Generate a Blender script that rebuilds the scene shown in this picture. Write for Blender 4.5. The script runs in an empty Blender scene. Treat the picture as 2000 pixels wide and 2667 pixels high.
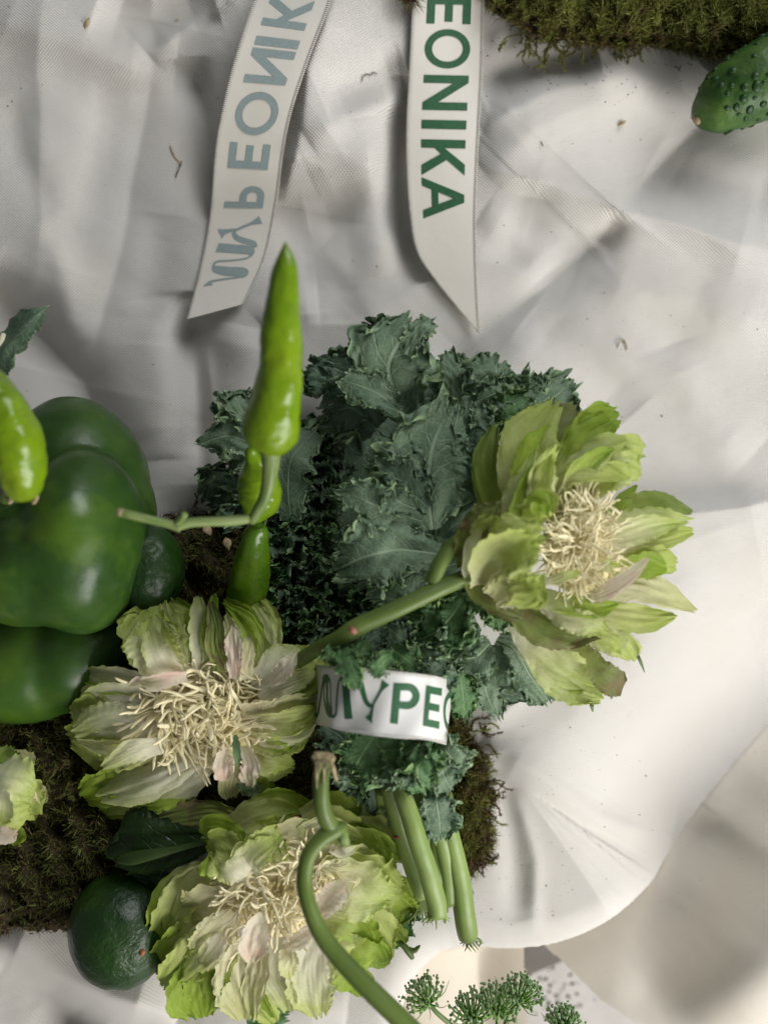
import bpy, math, random
import numpy as np
from mathutils import Vector, Matrix, geometry, noise as mnoise

random.seed(7); RNG = np.random.default_rng(7)
SC = bpy.context.scene
COL = SC.collection

# ------------------------------------------------------------------ camera, world, lamps, exposure
S, H = 0.0002, 0.45            # metres per photo pixel on the cloth plane, camera height above it
CX, CY = 1000.0, 1333.5
cam = bpy.data.cameras.new("camera"); camo = bpy.data.objects.new("camera", cam); COL.objects.link(camo)
camo.location = (0, 0, H); camo.rotation_euler = (0, 0, 0)
cam.sensor_fit = 'VERTICAL'; cam.sensor_height = 24.0
cam.lens = 24.0 * H / (2667 * S)
cam.clip_start = 0.02; cam.clip_end = 20
cam.dof.use_dof = True; cam.dof.focus_distance = H - 0.045; cam.dof.aperture_fstop = 2.6
SC.camera = camo
SC.view_settings.view_transform = 'Standard'; SC.view_settings.look = 'None'
SC.view_settings.exposure = 0.0; SC.view_settings.gamma = 1.0

world = bpy.data.worlds.new("World"); SC.world = world; world.use_nodes = True
bgn = world.node_tree.nodes["Background"]
bgn.inputs[0].default_value = (0.95, 0.97, 1.0, 1); bgn.inputs[1].default_value = 0.115

def area(name, loc, target, size, watts, col):
    l = bpy.data.lights.new(name, 'AREA'); l.shape = 'RECTANGLE'; l.size = size[0]; l.size_y = size[1]
    l.energy = watts; l.color = col
    o = bpy.data.objects.new(name, l); COL.objects.link(o); o.location = loc
    d = Vector(target) - Vector(loc); o.rotation_euler = d.to_track_quat('-Z', 'Y').to_euler()
    return o
area("window_light", (0.78, -0.85, 0.55), (0.0, -0.03, 0), (1.1, 0.7), 23.5, (1.0, 0.972, 0.935))
area("high_window_light", (0.75, 1.05, 0.85), (0, 0.05, 0), (0.9, 0.7), 14.5, (0.97, 0.985, 1.0))

# ------------------------------------------------------------------ helpers
def W(px, py, z=0.0):
    """photo pixel + height in mm -> point in the world (works on arrays)"""
    zz = np.asarray(z, float) / 1000.0
    k = S * (H - zz) / H
    return np.stack(np.broadcast_arrays((np.asarray(px, float) - CX) * k, (CY - np.asarray(py, float)) * k, zz), -1)

def PX(z):                     # size in metres of one photo pixel at height z mm
    return S * (H - z / 1000.0) / H

def tag(o, label, cat, group=None, kind=None):
    if label: o['label'] = label
    if cat: o['category'] = cat
    if group: o['group'] = group
    if kind: o['kind'] = kind
    return o

def link(name, me, parent=None, mat=None):
    o = bpy.data.objects.new(name, me); COL.objects.link(o)
    if mat and len(me.materials) == 0: me.materials.append(mat)
    if parent:
        o.parent = parent
        o.matrix_parent_inverse = parent.matrix_world.inverted() if False else Matrix.Translation(-parent.location)
    return o

def thing(name, label, cat, loc, group=None):
    o = bpy.data.objects.new(name, None); COL.objects.link(o)
    o.location = Vector(loc); o.empty_display_size = 0.01
    return tag(o, label, cat, group)

def mesh(name, V, F, smooth=True, uv=None, attrs=None):
    V = np.ascontiguousarray(V, np.float32).reshape(-1, 3); F = np.ascontiguousarray(F, np.int32)
    k = F.shape[1]
    me = bpy.data.meshes.new(name)
    me.vertices.add(len(V)); me.vertices.foreach_set("co", V.ravel())
    me.loops.add(F.size); me.loops.foreach_set("vertex_index", F.ravel())
    me.polygons.add(len(F)); me.polygons.foreach_set("loop_start", np.arange(0, F.size, k, dtype=np.int32))
    me.polygons.foreach_set("loop_total", np.full(len(F), k, np.int32))
    me.polygons.foreach_set("use_smooth", np.full(len(F), smooth, bool))
    if uv is not None:
        l = me.uv_layers.new(name="UVMap")
        l.data.foreach_set("uv", np.asarray(uv, np.float32).reshape(-1, 2)[F.ravel()].ravel())
    for an, av in (attrs or {}).items():
        a = me.attributes.new(an, 'FLOAT', 'POINT'); a.data.foreach_set("value", np.asarray(av, np.float32).ravel())
    me.update(calc_edges=True); me.validate()
    return me

def gridfaces(n, m, wrap=False):
    i = np.arange(n - 1)[:, None]; j = np.arange(m if wrap else m - 1)[None, :]
    j2 = (j + 1) % m
    a = i * m + j; b = i * m + j2; c = (i + 1) * m + j2; d = (i + 1) * m + j
    return np.stack([a, b, c, d], -1).reshape(-1, 4)

def catmull(P, n):
    P = np.asarray(P, float)
    if len(P) == 2: return P[0] + (P[1] - P[0]) * np.linspace(0, 1, n)[:, None]
    Q = np.vstack([2 * P[0] - P[1], P, 2 * P[-1] - P[-2]])
    L = np.r_[0, np.cumsum(np.linalg.norm(np.diff(P[:, :2], axis=0), axis=1) + 1e-6)]
    s = np.interp(np.linspace(0, L[-1], n), L, np.arange(len(P)))
    i = np.clip(s.astype(int), 0, len(P) - 2); t = (s - i)[:, None]
    p0, p1, p2, p3 = Q[i], Q[i + 1], Q[i + 2], Q[i + 3]
    return 0.5 * (2 * p1 + (p2 - p0) * t + (2 * p0 - 5 * p1 + 4 * p2 - p3) * t ** 2 + (3 * p1 - p0 - 3 * p2 + p3) * t ** 3)

def waves(rng, n, fu, fx):
    """a cheap smooth random function of (u, x)"""
    k = [(rng.normal() * fu, rng.normal() * fx, rng.uniform(0, 6.28), rng.uniform(.5, 1)) for _ in range(n)]
    def f(u, x): return sum(a * np.sin(6.28 * (p * u + q * x) + ph) for p, q, ph, a in k) / (n ** .5)
    return f

def frames(C, up=(0, 0, 1)):
    T = np.gradient(C, axis=0); T /= np.linalg.norm(T, axis=1)[:, None] + 1e-12
    U = np.asarray(up, float)
    B = np.cross(T, U)
    nb = np.linalg.norm(B, axis=1)
    for i in range(len(B)):
        if nb[i] < 0.15: B[i] = B[i - 1] if i else np.cross(T[i], (0.3, 0.9, 0.2))
    B /= np.linalg.norm(B, axis=1)[:, None]
    N = np.cross(B, T)
    return T, B, N

def tube(C, R, seg=10, flat=1.0, cap=True, bump=None):
    C = np.asarray(C, float); n = len(C); R = np.broadcast_to(np.asarray(R, float), (n,))
    T = np.gradient(C, axis=0); T /= np.linalg.norm(T, axis=1)[:, None] + 1e-12
    a = np.array([0.21, 0.33, 0.92]); Bs = []
    b = np.cross(T[0], a); b /= np.linalg.norm(b)
    for i in range(n):
        b = b - T[i] * b.dot(T[i]); b /= np.linalg.norm(b); Bs.append(b)
    B = np.array(Bs); N = np.cross(T, B)
    th = np.linspace(0, 2 * np.pi, seg, endpoint=False)
    r = R[:, None] * np.ones((1, seg))
    if bump is not None: r = r * (1 + bump(np.linspace(0, 1, n)[:, None], th[None, :]))
    V = C[:, None] + r[..., None] * (np.cos(th)[None, :, None] * B[:, None] + flat * np.sin(th)[None, :, None] * N[:, None])
    F = gridfaces(n, seg, True)
    V = V.reshape(-1, 3)
    uv = np.stack(np.broadcast_arrays(np.linspace(0, 1, n)[:, None], (th / 6.2832)[None, :]), -1).reshape(-1, 2)
    if cap:
        V = np.vstack([V, C[:1], C[-1:]]); c0, c1 = n * seg, n * seg + 1
        j = np.arange(seg); j2 = (j + 1) % seg
        F = np.vstack([F, np.stack([np.full(seg, c0), j2, j, j], -1), np.stack([np.full(seg, c1), (n - 1) * seg + j, (n - 1) * seg + j2, (n - 1) * seg + j2], -1)])
        uv = np.vstack([uv, [[0, .5]], [[1, .5]]])
    return V, F, uv

def quads_to_mesh(name, V, F, uv=None, attrs=None):
    """quads whose last two indices repeat become triangles"""
    me = bpy.data.meshes.new(name)
    fs = [tuple(f[:3]) if f[2] == f[3] else tuple(f) for f in F.tolist()]
    me.from_pydata(np.asarray(V).tolist(), [], fs)
    me.polygons.foreach_set("use_smooth", np.ones(len(fs), bool))
    if uv is not None:
        l = me.uv_layers.new(name="UVMap")
        idx = np.zeros(len(me.loops), np.int32); me.loops.foreach_get("vertex_index", idx)
        l.data.foreach_set("uv", np.asarray(uv, np.float32)[idx].ravel())
    for an, av in (attrs or {}).items():
        a = me.attributes.new(an, 'FLOAT', 'POINT'); a.data.foreach_set("value", np.asarray(av, np.float32).ravel())
    me.update()
    return me

def pxtube(name, pts, parent, mat, seg=12, n=40, flat=1.0, bump=None, seed=0):
    """pts: (px, py, z mm, radius px)"""
    P = catmull(pts, n)
    C = W(P[:, 0], P[:, 1], P[:, 2]); R = np.maximum(P[:, 3], .3) * PX(P[:, 2])
    V, F, uv = tube(C, R, seg, flat, True, bump)
    return link(name, quads_to_mesh(name, V, F, uv), parent, mat)

def segdist(px, py, pts):
    """distance, side (>0: left of a downward stroke) and 0..1 position along a polyline"""
    pts = np.asarray(pts, float); best = np.full(np.shape(px), 1e9); side = np.zeros(np.shape(px)); tt = np.zeros(np.shape(px))
    L = np.linalg.norm(np.diff(pts, axis=0), axis=1); tot = L.sum(); acc = 0
    for (a, b, l) in zip(pts[:-1], pts[1:], L):
        d = (b - a) / l
        rx, ry = px - a[0], py - a[1]
        t = np.clip(rx * d[0] + ry * d[1], 0, l)
        qx, qy = rx - t * d[0], ry - t * d[1]
        dd = np.hypot(qx, qy); s = d[0] * ry - d[1] * rx
        m = dd < best
        best = np.where(m, dd, best); side = np.where(m, s, side); tt = np.where(m, (acc + t) / tot, tt); acc += l
    return best, side, tt

def inpoly(px, py, pts):
    pts = np.asarray(pts, float); c = np.zeros(np.shape(px), bool)
    for (x0, y0), (x1, y1) in zip(pts, np.roll(pts, -1, 0)):
        cond = (y0 > py) != (y1 > py)
        with np.errstate(divide='ignore', invalid='ignore'):
            c ^= cond & (px < (x1 - x0) * (py - y0) / (y1 - y0 + 1e-12) + x0)
    return c

# ------------------------------------------------------------------ materials
class NT:
    def __init__(s, name, rough=0.5, spec=0.3):
        s.m = bpy.data.materials.new(name); s.m.use_nodes = True; s.t = s.m.node_tree; s.n = s.t.nodes; s.b = s.n["Principled BSDF"]
        s.b.inputs["Roughness"].default_value = rough; s.b.inputs["Specular IOR Level"].default_value = spec
        s.out = s.n["Material Output"]
    def a(s, typ, ins=None, **kw):
        nd = s.n.new(typ)
        for k, v in kw.items(): setattr(nd, k, v)
        for k, v in (ins or {}).items(): s.set(nd.inputs[k], v)
        return nd
    def set(s, sock, v):
        if hasattr(v, 'is_output'): s.t.links.new(v, sock)
        elif isinstance(v, tuple) and len(v) == 3 and sock.type == 'RGBA': sock.default_value = (*v, 1)
        else: sock.default_value = v
    def math(s, op, a, b=0.0, c=0.0, clamp=False): 
        return s.a('ShaderNodeMath', {0: a, 1: b, 2: c}, operation=op, use_clamp=clamp).outputs[0]
    def mix(s, f, a, b, mode='MIX'):
        nd = s.a('ShaderNodeMix', data_type='RGBA', blend_type=mode)
        s.set(nd.inputs[0], f); s.set(nd.inputs[6], a); s.set(nd.inputs[7], b); return nd.outputs[2]
    def ramp(s, f, stops, interp='LINEAR'):
        nd = s.a('ShaderNodeValToRGB'); cr = nd.color_ramp; cr.interpolation = interp
        while len(cr.elements) < len(stops): cr.elements.new(0.5)
        for e, (p, c) in zip(cr.elements, stops):
            e.position = p; e.color = (*c, 1) if isinstance(c, tuple) else (c, c, c, 1)
        s.set(nd.inputs[0], f); return nd.outputs[0]
    def obj(s): return s.a('ShaderNodeTexCoord').outputs['Object']
    def uv(s): return s.a('ShaderNodeTexCoord').outputs['UV']
    def noise(s, vec, scale, detail=3, rough=.5, dist=0):
        return s.a('ShaderNodeTexNoise', {'Vector': vec, 'Scale': scale, 'Detail': detail, 'Roughness': rough, 'Distortion': dist}).outputs['Fac']
    def mapv(s, vec, sc): return s.a('ShaderNodeMapping', {'Vector': vec, 'Scale': sc}).outputs[0]
    def bump(s, h, strength, dist, nrm=None):
        nd = s.a('ShaderNodeBump', {'Height': h, 'Strength': strength, 'Distance': dist})
        if nrm is not None: s.set(nd.inputs['Normal'], nrm)
        return nd.outputs[0]
    def color(s, c): s.set(s.b.inputs["Base Color"], c)
    def normal(s, n): s.set(s.b.inputs["Normal"], n)
    def translucent(s, c, f):
        tr = s.a('ShaderNodeBsdfTranslucent'); s.set(tr.inputs[0], c)
        mx = s.a('ShaderNodeMixShader'); s.set(mx.inputs[0], f)
        s.t.links.new(s.b.outputs[0], mx.inputs[1]); s.t.links.new(tr.outputs[0], mx.inputs[2])
        s.t.links.new(mx.outputs[0], s.out.inputs[0])

def cloth_material(name, col, stain, weave=True):
    m = NT(name, .62, .25); o = m.obj()
    n1 = m.noise(o, 14, 3); n2 = m.noise(o, 5, 2)
    c = m.mix(m.ramp(n1, [(.45, 0.0), (.75, .5)]), col, stain)
    c = m.mix(m.math('MULTIPLY', m.ramp(n2, [(.4, 0.), (.7, 1.)]), .25), c, (col[0]*.93, col[1]*.96, col[2]*1.0))
    fl = m.noise(o, 420, 2)
    c = m.mix(m.math('MULTIPLY', m.ramp(fl, [(.70, 0.), (.76, 1.)]), .35), c, (.35, .33, .28))
    if weave:
        sep = m.a('ShaderNodeSeparateXYZ', {0: o})
        wob = m.math('MULTIPLY', m.math('SUBTRACT', m.noise(o, 60, 2), .5), .9)
        fx = m.math('MULTIPLY_ADD', sep.outputs[0], 2 * math.pi / 0.0017, wob)
        fy = m.math('MULTIPLY_ADD', sep.outputs[1], 2 * math.pi / 0.0015, wob)
        cross = m.math('MULTIPLY', m.math('SINE', fx), m.math('SINE', fy))
        rib = m.math('SINE', m.math('MULTIPLY', fy, 2.0))
        h = m.math('MULTIPLY_ADD', cross, .5, m.math('MULTIPLY', rib, .25))
        wrk = m.noise(m.mapv(o, (1.0, .6, 1.0)), 70, 4, .6)
        nb = m.bump(h, .9, .00045)
        nb = m.bump(wrk, .35, .0012, nb)
        c = m.mix(m.math('MULTIPLY_ADD', cross, .17, .17), c, (col[0]*.55, col[1]*.55, col[2]*.55))
    else:
        nb = m.bump(m.noise(o, 60, 4), .3, .001)
    m.color(c); m.normal(nb)
    m.b.inputs['Sheen Weight'].default_value = .15
    return m.m

def petal_material(name, base, mid, tip, edge, rough=.5, tr=.38, blotch=None, bamt=0.0):
    m = NT(name, rough, .28); uv = m.uv(); sep = m.a('ShaderNodeSeparateXYZ', {0: uv}); o = m.obj()
    rnd = m.a('ShaderNodeObjectInfo').outputs['Random']
    off = m.a('ShaderNodeVectorMath', {0: uv, 1: (0, 0, 0)}, operation='ADD')
    cmb = m.a('ShaderNodeCombineXYZ', {0: m.math('MULTIPLY', rnd, 37), 1: m.math('MULTIPLY', rnd, 91), 2: 0.0}); m.set(off.inputs[1], cmb.outputs[0])
    streak = m.noise(m.mapv(off.outputs[0], (2.2, 16, 1)), 1.6, 5, .62, .6)
    cloud = m.noise(o, 95, 4, .6)
    t = m.math('ADD', sep.outputs[0], m.math('MULTIPLY', m.math('SUBTRACT', streak, .5), .34))
    t = m.math('ADD', t, m.math('MULTIPLY', m.math('SUBTRACT', cloud, .5), .7))
    c = m.ramp(t, [(.10, base), (.48, mid), (.92, tip)])
    ax = m.math('ABSOLUTE', m.math('MULTIPLY_ADD', sep.outputs[1], 2, -1))
    e = m.math('MULTIPLY', m.math('POWER', ax, 4.0), m.ramp(sep.outputs[0], [(.2, 0.), (.7, .8)]))
    c = m.mix(e, c, edge)
    mott = m.noise(o, 520, 4, .65)
    c = m.mix(m.ramp(mott, [(.35, .16), (.65, 0.)]), c, (tip[0]*.8, tip[1]*.8, tip[2]*.7))
    vn = m.a('ShaderNodeTexVoronoi', {'Vector': m.mapv(off.outputs[0], (9, 22, 1)), 'Scale': 1.0}, feature='DISTANCE_TO_EDGE').outputs['Distance']
    vein = m.ramp(vn, [(.0, .45), (.07, 0.)])
    c = m.mix(m.math('MULTIPLY', vein, .55), c, (min(1, mid[0]*1.35), min(1, mid[1]*1.3), min(1, mid[2]*1.5)))
    if blotch:
        c = m.mix(m.math('MULTIPLY', m.ramp(m.noise(o, 70, 3, .6, .5), [(.48, 0.), (.66, 1.)]), bamt), c, blotch)
    m.color(c)
    nb = m.bump(streak, .22, .0008); nb = m.bump(m.noise(o, 210, 4, .6), .35, .0011, nb); nb = m.bump(vein, .25, .0004, nb)
    m.normal(nb); m.translucent(c, tr)
    return m.m

def leaf_material(name, dark, light, vein_c, edge_c, rough=.5, tr=.15, nv=6.0, dens=230, spec=.2):
    m = NT(name, rough, spec); uv = m.uv(); sep = m.a('ShaderNodeSeparateXYZ', {0: uv}); o = m.obj()
    u = sep.outputs[0]; x = m.math('MULTIPLY_ADD', sep.outputs[1], 2, -1); ax = m.math('ABSOLUTE', x)
    n1 = m.noise(o, 60, 4, .55)
    wob = m.math('MULTIPLY', m.math('SUBTRACT', m.noise(o, 130, 2), .5), .55)
    f = m.math('ADD', m.math('SUBTRACT', m.math('MULTIPLY', u, nv), m.math('MULTIPLY', ax, 1.9)), wob)
    f = m.math('ADD', f, m.math('MULTIPLY', m.math('GREATER_THAN', x, 0), .45))
    saw = m.math('ABSOLUTE', m.math('SUBTRACT', m.math('FRACT', f), .5))
    lat = m.math('MULTIPLY', m.ramp(saw, [(.43, 0.), (.5, 1.)]), m.math('SUBTRACT', 1.0, m.math('MULTIPLY', ax, .75)))
    mid = m.ramp(m.math('ADD', ax, m.math('MULTIPLY', u, .035)), [(.035, 1.), (.085, 0.)])
    vor = m.a('ShaderNodeTexVoronoi', {'Vector': o, 'Scale': float(dens)}, feature='DISTANCE_TO_EDGE').outputs['Distance']
    ret = m.math('MULTIPLY', m.ramp(vor, [(.0, 1.), (.10, 0.)]), .28)
    v = m.math('MAXIMUM', m.math('MAXIMUM', lat, mid), ret)
    c = m.mix(m.ramp(n1, [(.32, 0.), (.68, 1.)]), dark, light)
    c = m.mix(m.math('MULTIPLY', m.ramp(m.noise(o, 700, 3), [(.4, .3), (.6, 0.)]), 1.0), c, (dark[0]*.7, dark[1]*.7, dark[2]*.7))
    c = m.mix(m.math('MULTIPLY', v, .75), c, vein_c)
    at = m.a('ShaderNodeAttribute', attribute_name='rim').outputs['Fac']
    c = m.mix(m.math('MULTIPLY', at, .8), c, edge_c)
    m.color(c)
    nb = m.bump(m.math('SUBTRACT', 1.0, v), .5, .0012); nb = m.bump(m.noise(o, 380, 3), .3, .0008, nb); m.normal(nb)
    m.translucent(c, tr)
    return m.m

def skin_material(name, c0, c1, c2, rough=.3, spec=.5, bumps=(), streak=None, ccoat=0.0, spots=None, sss=0.0):
    m = NT(name, rough, spec); o = m.obj()
    n = m.noise(o, 26, 4, .55, .4)
    c = m.ramp(n, [(.3, c0), (.52, c1), (.72, c2)])
    if streak:
        uv = m.uv()
        st = m.noise(m.mapv(uv, streak[0]), 1.0, 4, .6, .5)
        c = m.mix(m.ramp(st, [(.45, 0.), (.7, streak[2])]), c, streak[1])
    if spots:
        c = m.mix(m.ramp(m.noise(o, spots[0], 3, .6), [(spots[2], 0.), (spots[2] + .06, spots[3])]), c, spots[1])
    m.color(c)
    nb = None
    for sc, st, di in bumps: nb = m.bump(m.noise(o, sc, 3, .55), st, di, nb)
    if nb is not None: m.normal(nb)
    m.set(m.b.inputs['Roughness'], m.ramp(m.noise(o, 90, 4), [(.3, max(.05, rough - .1)), (.7, min(1, rough + .14))]))
    m.b.inputs['Coat Weight'].default_value = ccoat; m.b.inputs['Coat Roughness'].default_value = .2
    if sss:
        m.b.inputs['Subsurface Weight'].default_value = sss; m.b.inputs['Subsurface Radius'].default_value = (.6, 1.0, .15); m.b.inputs['Subsurface Scale'].default_value = .002
    return m.m

def tint_material(name, stops, rough=.7, tr=.15):
    m = NT(name, rough, .2)
    t = m.a('ShaderNodeAttribute', attribute_name='tint').outputs['Fac']
    c = m.ramp(t, stops); m.color(c)
    if tr: m.translucent(c, tr)
    return m.m

def flat_material(name, c, rough=.6, spec=.25, sc=200, var=.25):
    m = NT(name, rough, spec); o = m.obj()
    cc = m.mix(m.ramp(m.noise(o, sc, 4, .6), [(.3, 0.), (.7, 1.)]), tuple(v * (1 - var) for v in c), tuple(min(1, v * (1 + var)) for v in c))
    m.color(cc); m.normal(m.bump(m.noise(o, sc * 2, 3), .3, .0005)); return m.m

M_CLOTH = cloth_material("white_woven_cloth", (.755, .725, .68), (.70, .645, .55))
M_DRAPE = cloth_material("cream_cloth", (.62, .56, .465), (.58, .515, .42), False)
M_FOLD_SHADED = cloth_material("off_white_cloth_shaded", (.71, .655, .57), (.66, .595, .49), False)  # tablecloth without weave, darker and creamier: the fold's shade put into its colour
M_FLOOR = flat_material("pale_stone", (.52, .50, .48), .7, .2, 40, .08)
# ------------------------------------------------------------------ the cloth the arrangement lies on
FOLDS = [  # polyline, height mm, width left of a downward stroke, width right of it, falloff power
 ([(420,60),(405,130),(335,560),(225,1000)], -6.0, 170, 130, 1.0),
 ([(-60,720),(110,880),(215,1000),(285,1180),(330,1320)], -15, 230, 60, 1.3),
 ([(120,-80),(100,200),(112,560),(80,800)], 2.5, 60, 110, 1.0),
 ([(-80,10),(150,90),(330,150),(460,170)], 5.0, 70, 80, 1.8),
 ([(250,20),(400,62),(560,0)], -6, 55, 60, 1.8),
 ([(395,150),(500,62),(640,-60)], 4.5, 36, 70, 1.1),
 ([(500,150),(518,260),(556,420),(590,560)], -7, 55, 28, 1.4),
 ([(890,-60),(846,80),(806,180),(788,300),(772,420),(748,540)], 11, 28, 130, 1.2),
 ([(768,430),(765,600),(800,820)], -4, 60, 60, 1.8),
 ([(835,262),(930,222),(1060,180)], -5, 50, 50, 1.8),
 ([(800,365),(900,292),(1060,255)], 5, 45, 70, 1.3),
 ([(815,470),(900,430),(1000,420)], 3.0, 40, 60, 1.4),
 ([(800,560),(930,540),(1060,600)], -2.2, 50, 60, 1.8),
 ([(840,640),(930,740),(1010,880)], 2.6, 45, 60, 1.4),
 ([(1250,330),(1330,270),(1480,215),(1640,190)], 3.0, 36, 50, 1.4),
 ([(1250,560),(1340,620),(1420,720)], 2.2, 50, 60, 1.5),
 ([(1700,420),(1800,470),(2060,520)], -2.4, 60, 60, 1.8),
 ([(1500,700),(1650,760),(1850,780),(2060,860)], 2.6, 60, 80, 1.4),
 ([(1380,820),(1520,930),(1640,1080)], -2.2, 80, 70, 1.8),
 ([(1760,900),(1820,1050),(1960,1180)], 2.2, 70, 70, 1.5),
 ([(140,620),(170,760),(200,900)], 2.0, 40, 40, 1.5),
 ([(290,200),(260,420),(180,700)], -2.0, 50, 60, 1.8),
 ([(420,560),(400,720),(380,900)], -2.4, 60, 60, 1.6),
 ([(20,250),(60,420),(140,560)], -2.0, 50, 40, 1.6),
 ([(700,860),(760,800),(830,790)], 3.0, 40, 50, 1.5),
 ([(850,400),(890,600),(905,840)], -5, 75, 70, 1.8),
 ([(960,300),(985,500),(1000,720)], 3.5, 70, 60, 1.6),
 ([(1048,200),(1040,460),(1062,650),(1100,740)], -8, 60, 50, 1.5),
 ([(1230,425),(1400,476),(1620,545),(1850,612),(2100,680)], 7.0, 150, 110, 1.0),
 ([(1900,240),(1720,430),(1620,545)], -6, 200, 90, 1.0),
 ([(1620,545),(1540,640),(1400,765),(1250,885),(1100,1020)], -7, 190, 80, 1.0),
 ([(1610,552),(1585,598),(1545,632)], -1.6, 26, 32, 1.8),
 ([(1265,440),(1400,312),(1600,232),(1760,185)], 5, 70, 110, 1.6),
 ([(1245,228),(1380,178),(1560,140)], -5, 50, 45, 1.8),
 ([(1390,470),(1372,560),(1320,700)], -3, 60, 60, 1.8),
 ([(1100,1000),(1400,890),(1700,900),(2060,790)], 3.0, 130, 130, 1.6),
 ([(1880,640),(1800,800),(1740,960)], -2.5, 130, 110, 1.4),
 ([(2060,1300),(1880,1325),(1720,1352),(1540,1400)], 7, 30, 190, 1.0),
 ([(1850,1390),(1900,1520),(2030,1620)], -2.0, 90, 90, 1.8),
 ([(500,760),(512,1000),(528,1260)], -9, 60, 60, 1.4),
 ([(540,900),(548,1060),(552,1240)], 2.0, 10, 14, 1.2),
 ([(420,780),(440,1000),(450,1200)], 4, 80, 50, 1.8),
 ([(650,850),(620,950),(600,1100)], 3, 60, 60, 1.8),
 ([(1255,1925),(1420,2030),(1560,2128),(1740,2190)], 5.0, 80, 46, 1.2),
 ([(1290,1960),(1330,2150),(1360,2400)], -2.0, 34, 34, 1.6),
 ([(1340,2060),(1390,2250),(1395,2440)], 1.4, 26, 20, 1.3),
 ([(1250,1900),(1300,1860),(1380,1790)], 2.0, 24, 34, 1.2),
 ([(-60,2435),(100,2515),(280,2592),(460,2655)], 10, 36, 90, 1.2),
 ([(-60,2490),(120,2600),(230,2710)], -7, 70, 50, 1.5),
 ([(480,2560),(600,2620),(900,2640)], 4, 60, 60, 1.6),
]
EDGE = [(2130,1740),(2000,1890),(1880,2030),(1780,2160),(1730,2240),(1690,2305),(1600,2388),(1500,2440),(1400,2466),(1300,2470),(1230,2466),(1150,2480),(1085,2540),(1050,2620),(1040,2760)]
EDGE_SMOOTH = catmull(EDGE, 48)
_wn = [waves(np.random.default_rng(s), 9, 1, 1) for s in (3, 4, 5)]
def cloth_z(px, py):
    z = 1.0 * _wn[0](px / 620., py / 620.) + .22 * _wn[1](px / 230., py / 230.) + .06 * _wn[2](px / 60., py / 60.)
    for pts, a, wl, wr, pw in FOLDS:
        wx = px + 4 * np.sin(py / 61.) ; wy = py + 4 * np.sin(px / 53.)
        d, s, t = segdist(wx, wy, pts)
        w = np.where(s > 0, wl, wr)
        d = np.sqrt(d * d + 45) - 6.7; z = z + 1.65 * a * np.exp(-(np.maximum(d, 0) / w) ** pw) * np.minimum(1, np.minimum(t, 1 - t) * 5 + .25 * 0) ** .7
    return z

def sstep(v): v = np.clip(v, 0, 1); return v * v * (3 - 2 * v)
def roll(t): return np.interp(t, [0, .36, .52], [1, 1, 0])     # where the cloth runs on into the next fold instead of ending in a lip
def build_cloth():
    gx = np.linspace(-260, 2130, 520); gy = np.linspace(-260, 2800, 660)
    PXg, PYg = np.meshgrid(gx, gy)
    z = cloth_z(PXg, PYg)
    d, s, t = segdist(PXg, PYg, EDGE_SMOOTH)
    inside = s > 0
    E = catmull(EDGE, 400)
    # outside the edge the cloth hangs straight down, its rounded rim inside
    R = 70. ; dep = 14. * (1 - roll(t))
    z = z - 38 * roll(t) * sstep((430 - d) / 430.) * inside
    dd = np.where(inside, d, 0)
    rim = np.where(dd < R, (1 - np.sqrt(np.clip(1 - ((R - dd) / R) ** 2, 0, 1))) * dep, 0)
    zin = z - rim
    P = W(PXg, PYg, zin)
    out = ~inside
    o = np.where(out.ravel())[0]
    fx, fy = PXg.ravel()[o], PYg.ravel()[o]
    idx = np.array([np.argmin((E[:, 0] - a) ** 2 + (E[:, 1] - b) ** 2) for a, b in zip(fx[::1], fy[::1])]) if len(o) < 200000 else None
    tE = np.linspace(0, 1, 400); ez = cloth_z(E[:, 0], E[:, 1]) - 38 * roll(tE) - 14 * (1 - roll(tE))
    base = W(E[idx, 0], E[idx, 1], ez[idx])
    q = P.reshape(-1, 3); dro = d.ravel()[o]
    base[:, 2] -= dro * 0.00045
    nrm = np.stack([fx - E[idx, 0], -(fy - E[idx, 1])], -1); nrm /= np.linalg.norm(nrm, axis=1)[:, None] + 1e-9
    base[:, :2] -= nrm * (np.clip(dro - 14, 0, 60) * 0.00010)[:, None]
    q[o] = base
    keep = (np.where(out, d, 0) < 330) & ~(out & (t < .37))
    F = gridfaces(*PXg.shape)
    F = F[keep.ravel()[F].all(1)]
    me = mesh("tablecloth", q, F)
    o = link("tablecloth", me, None, M_CLOTH)
    return tag(o, "rumpled off-white woven cloth that the whole arrangement lies on", "tablecloth")
build_cloth()

def field(name, xs, ys, nx, ny, zf, poly, mat):
    gx = np.linspace(*xs, nx); gy = np.linspace(*ys, ny); A, B = np.meshgrid(gx, gy)
    F = gridfaces(ny, nx); m = inpoly(A, B, poly).ravel(); F = F[m[F].all(1)]
    return link(name, mesh(name, W(A, B, zf(A, B)), F), None, mat)

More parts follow.
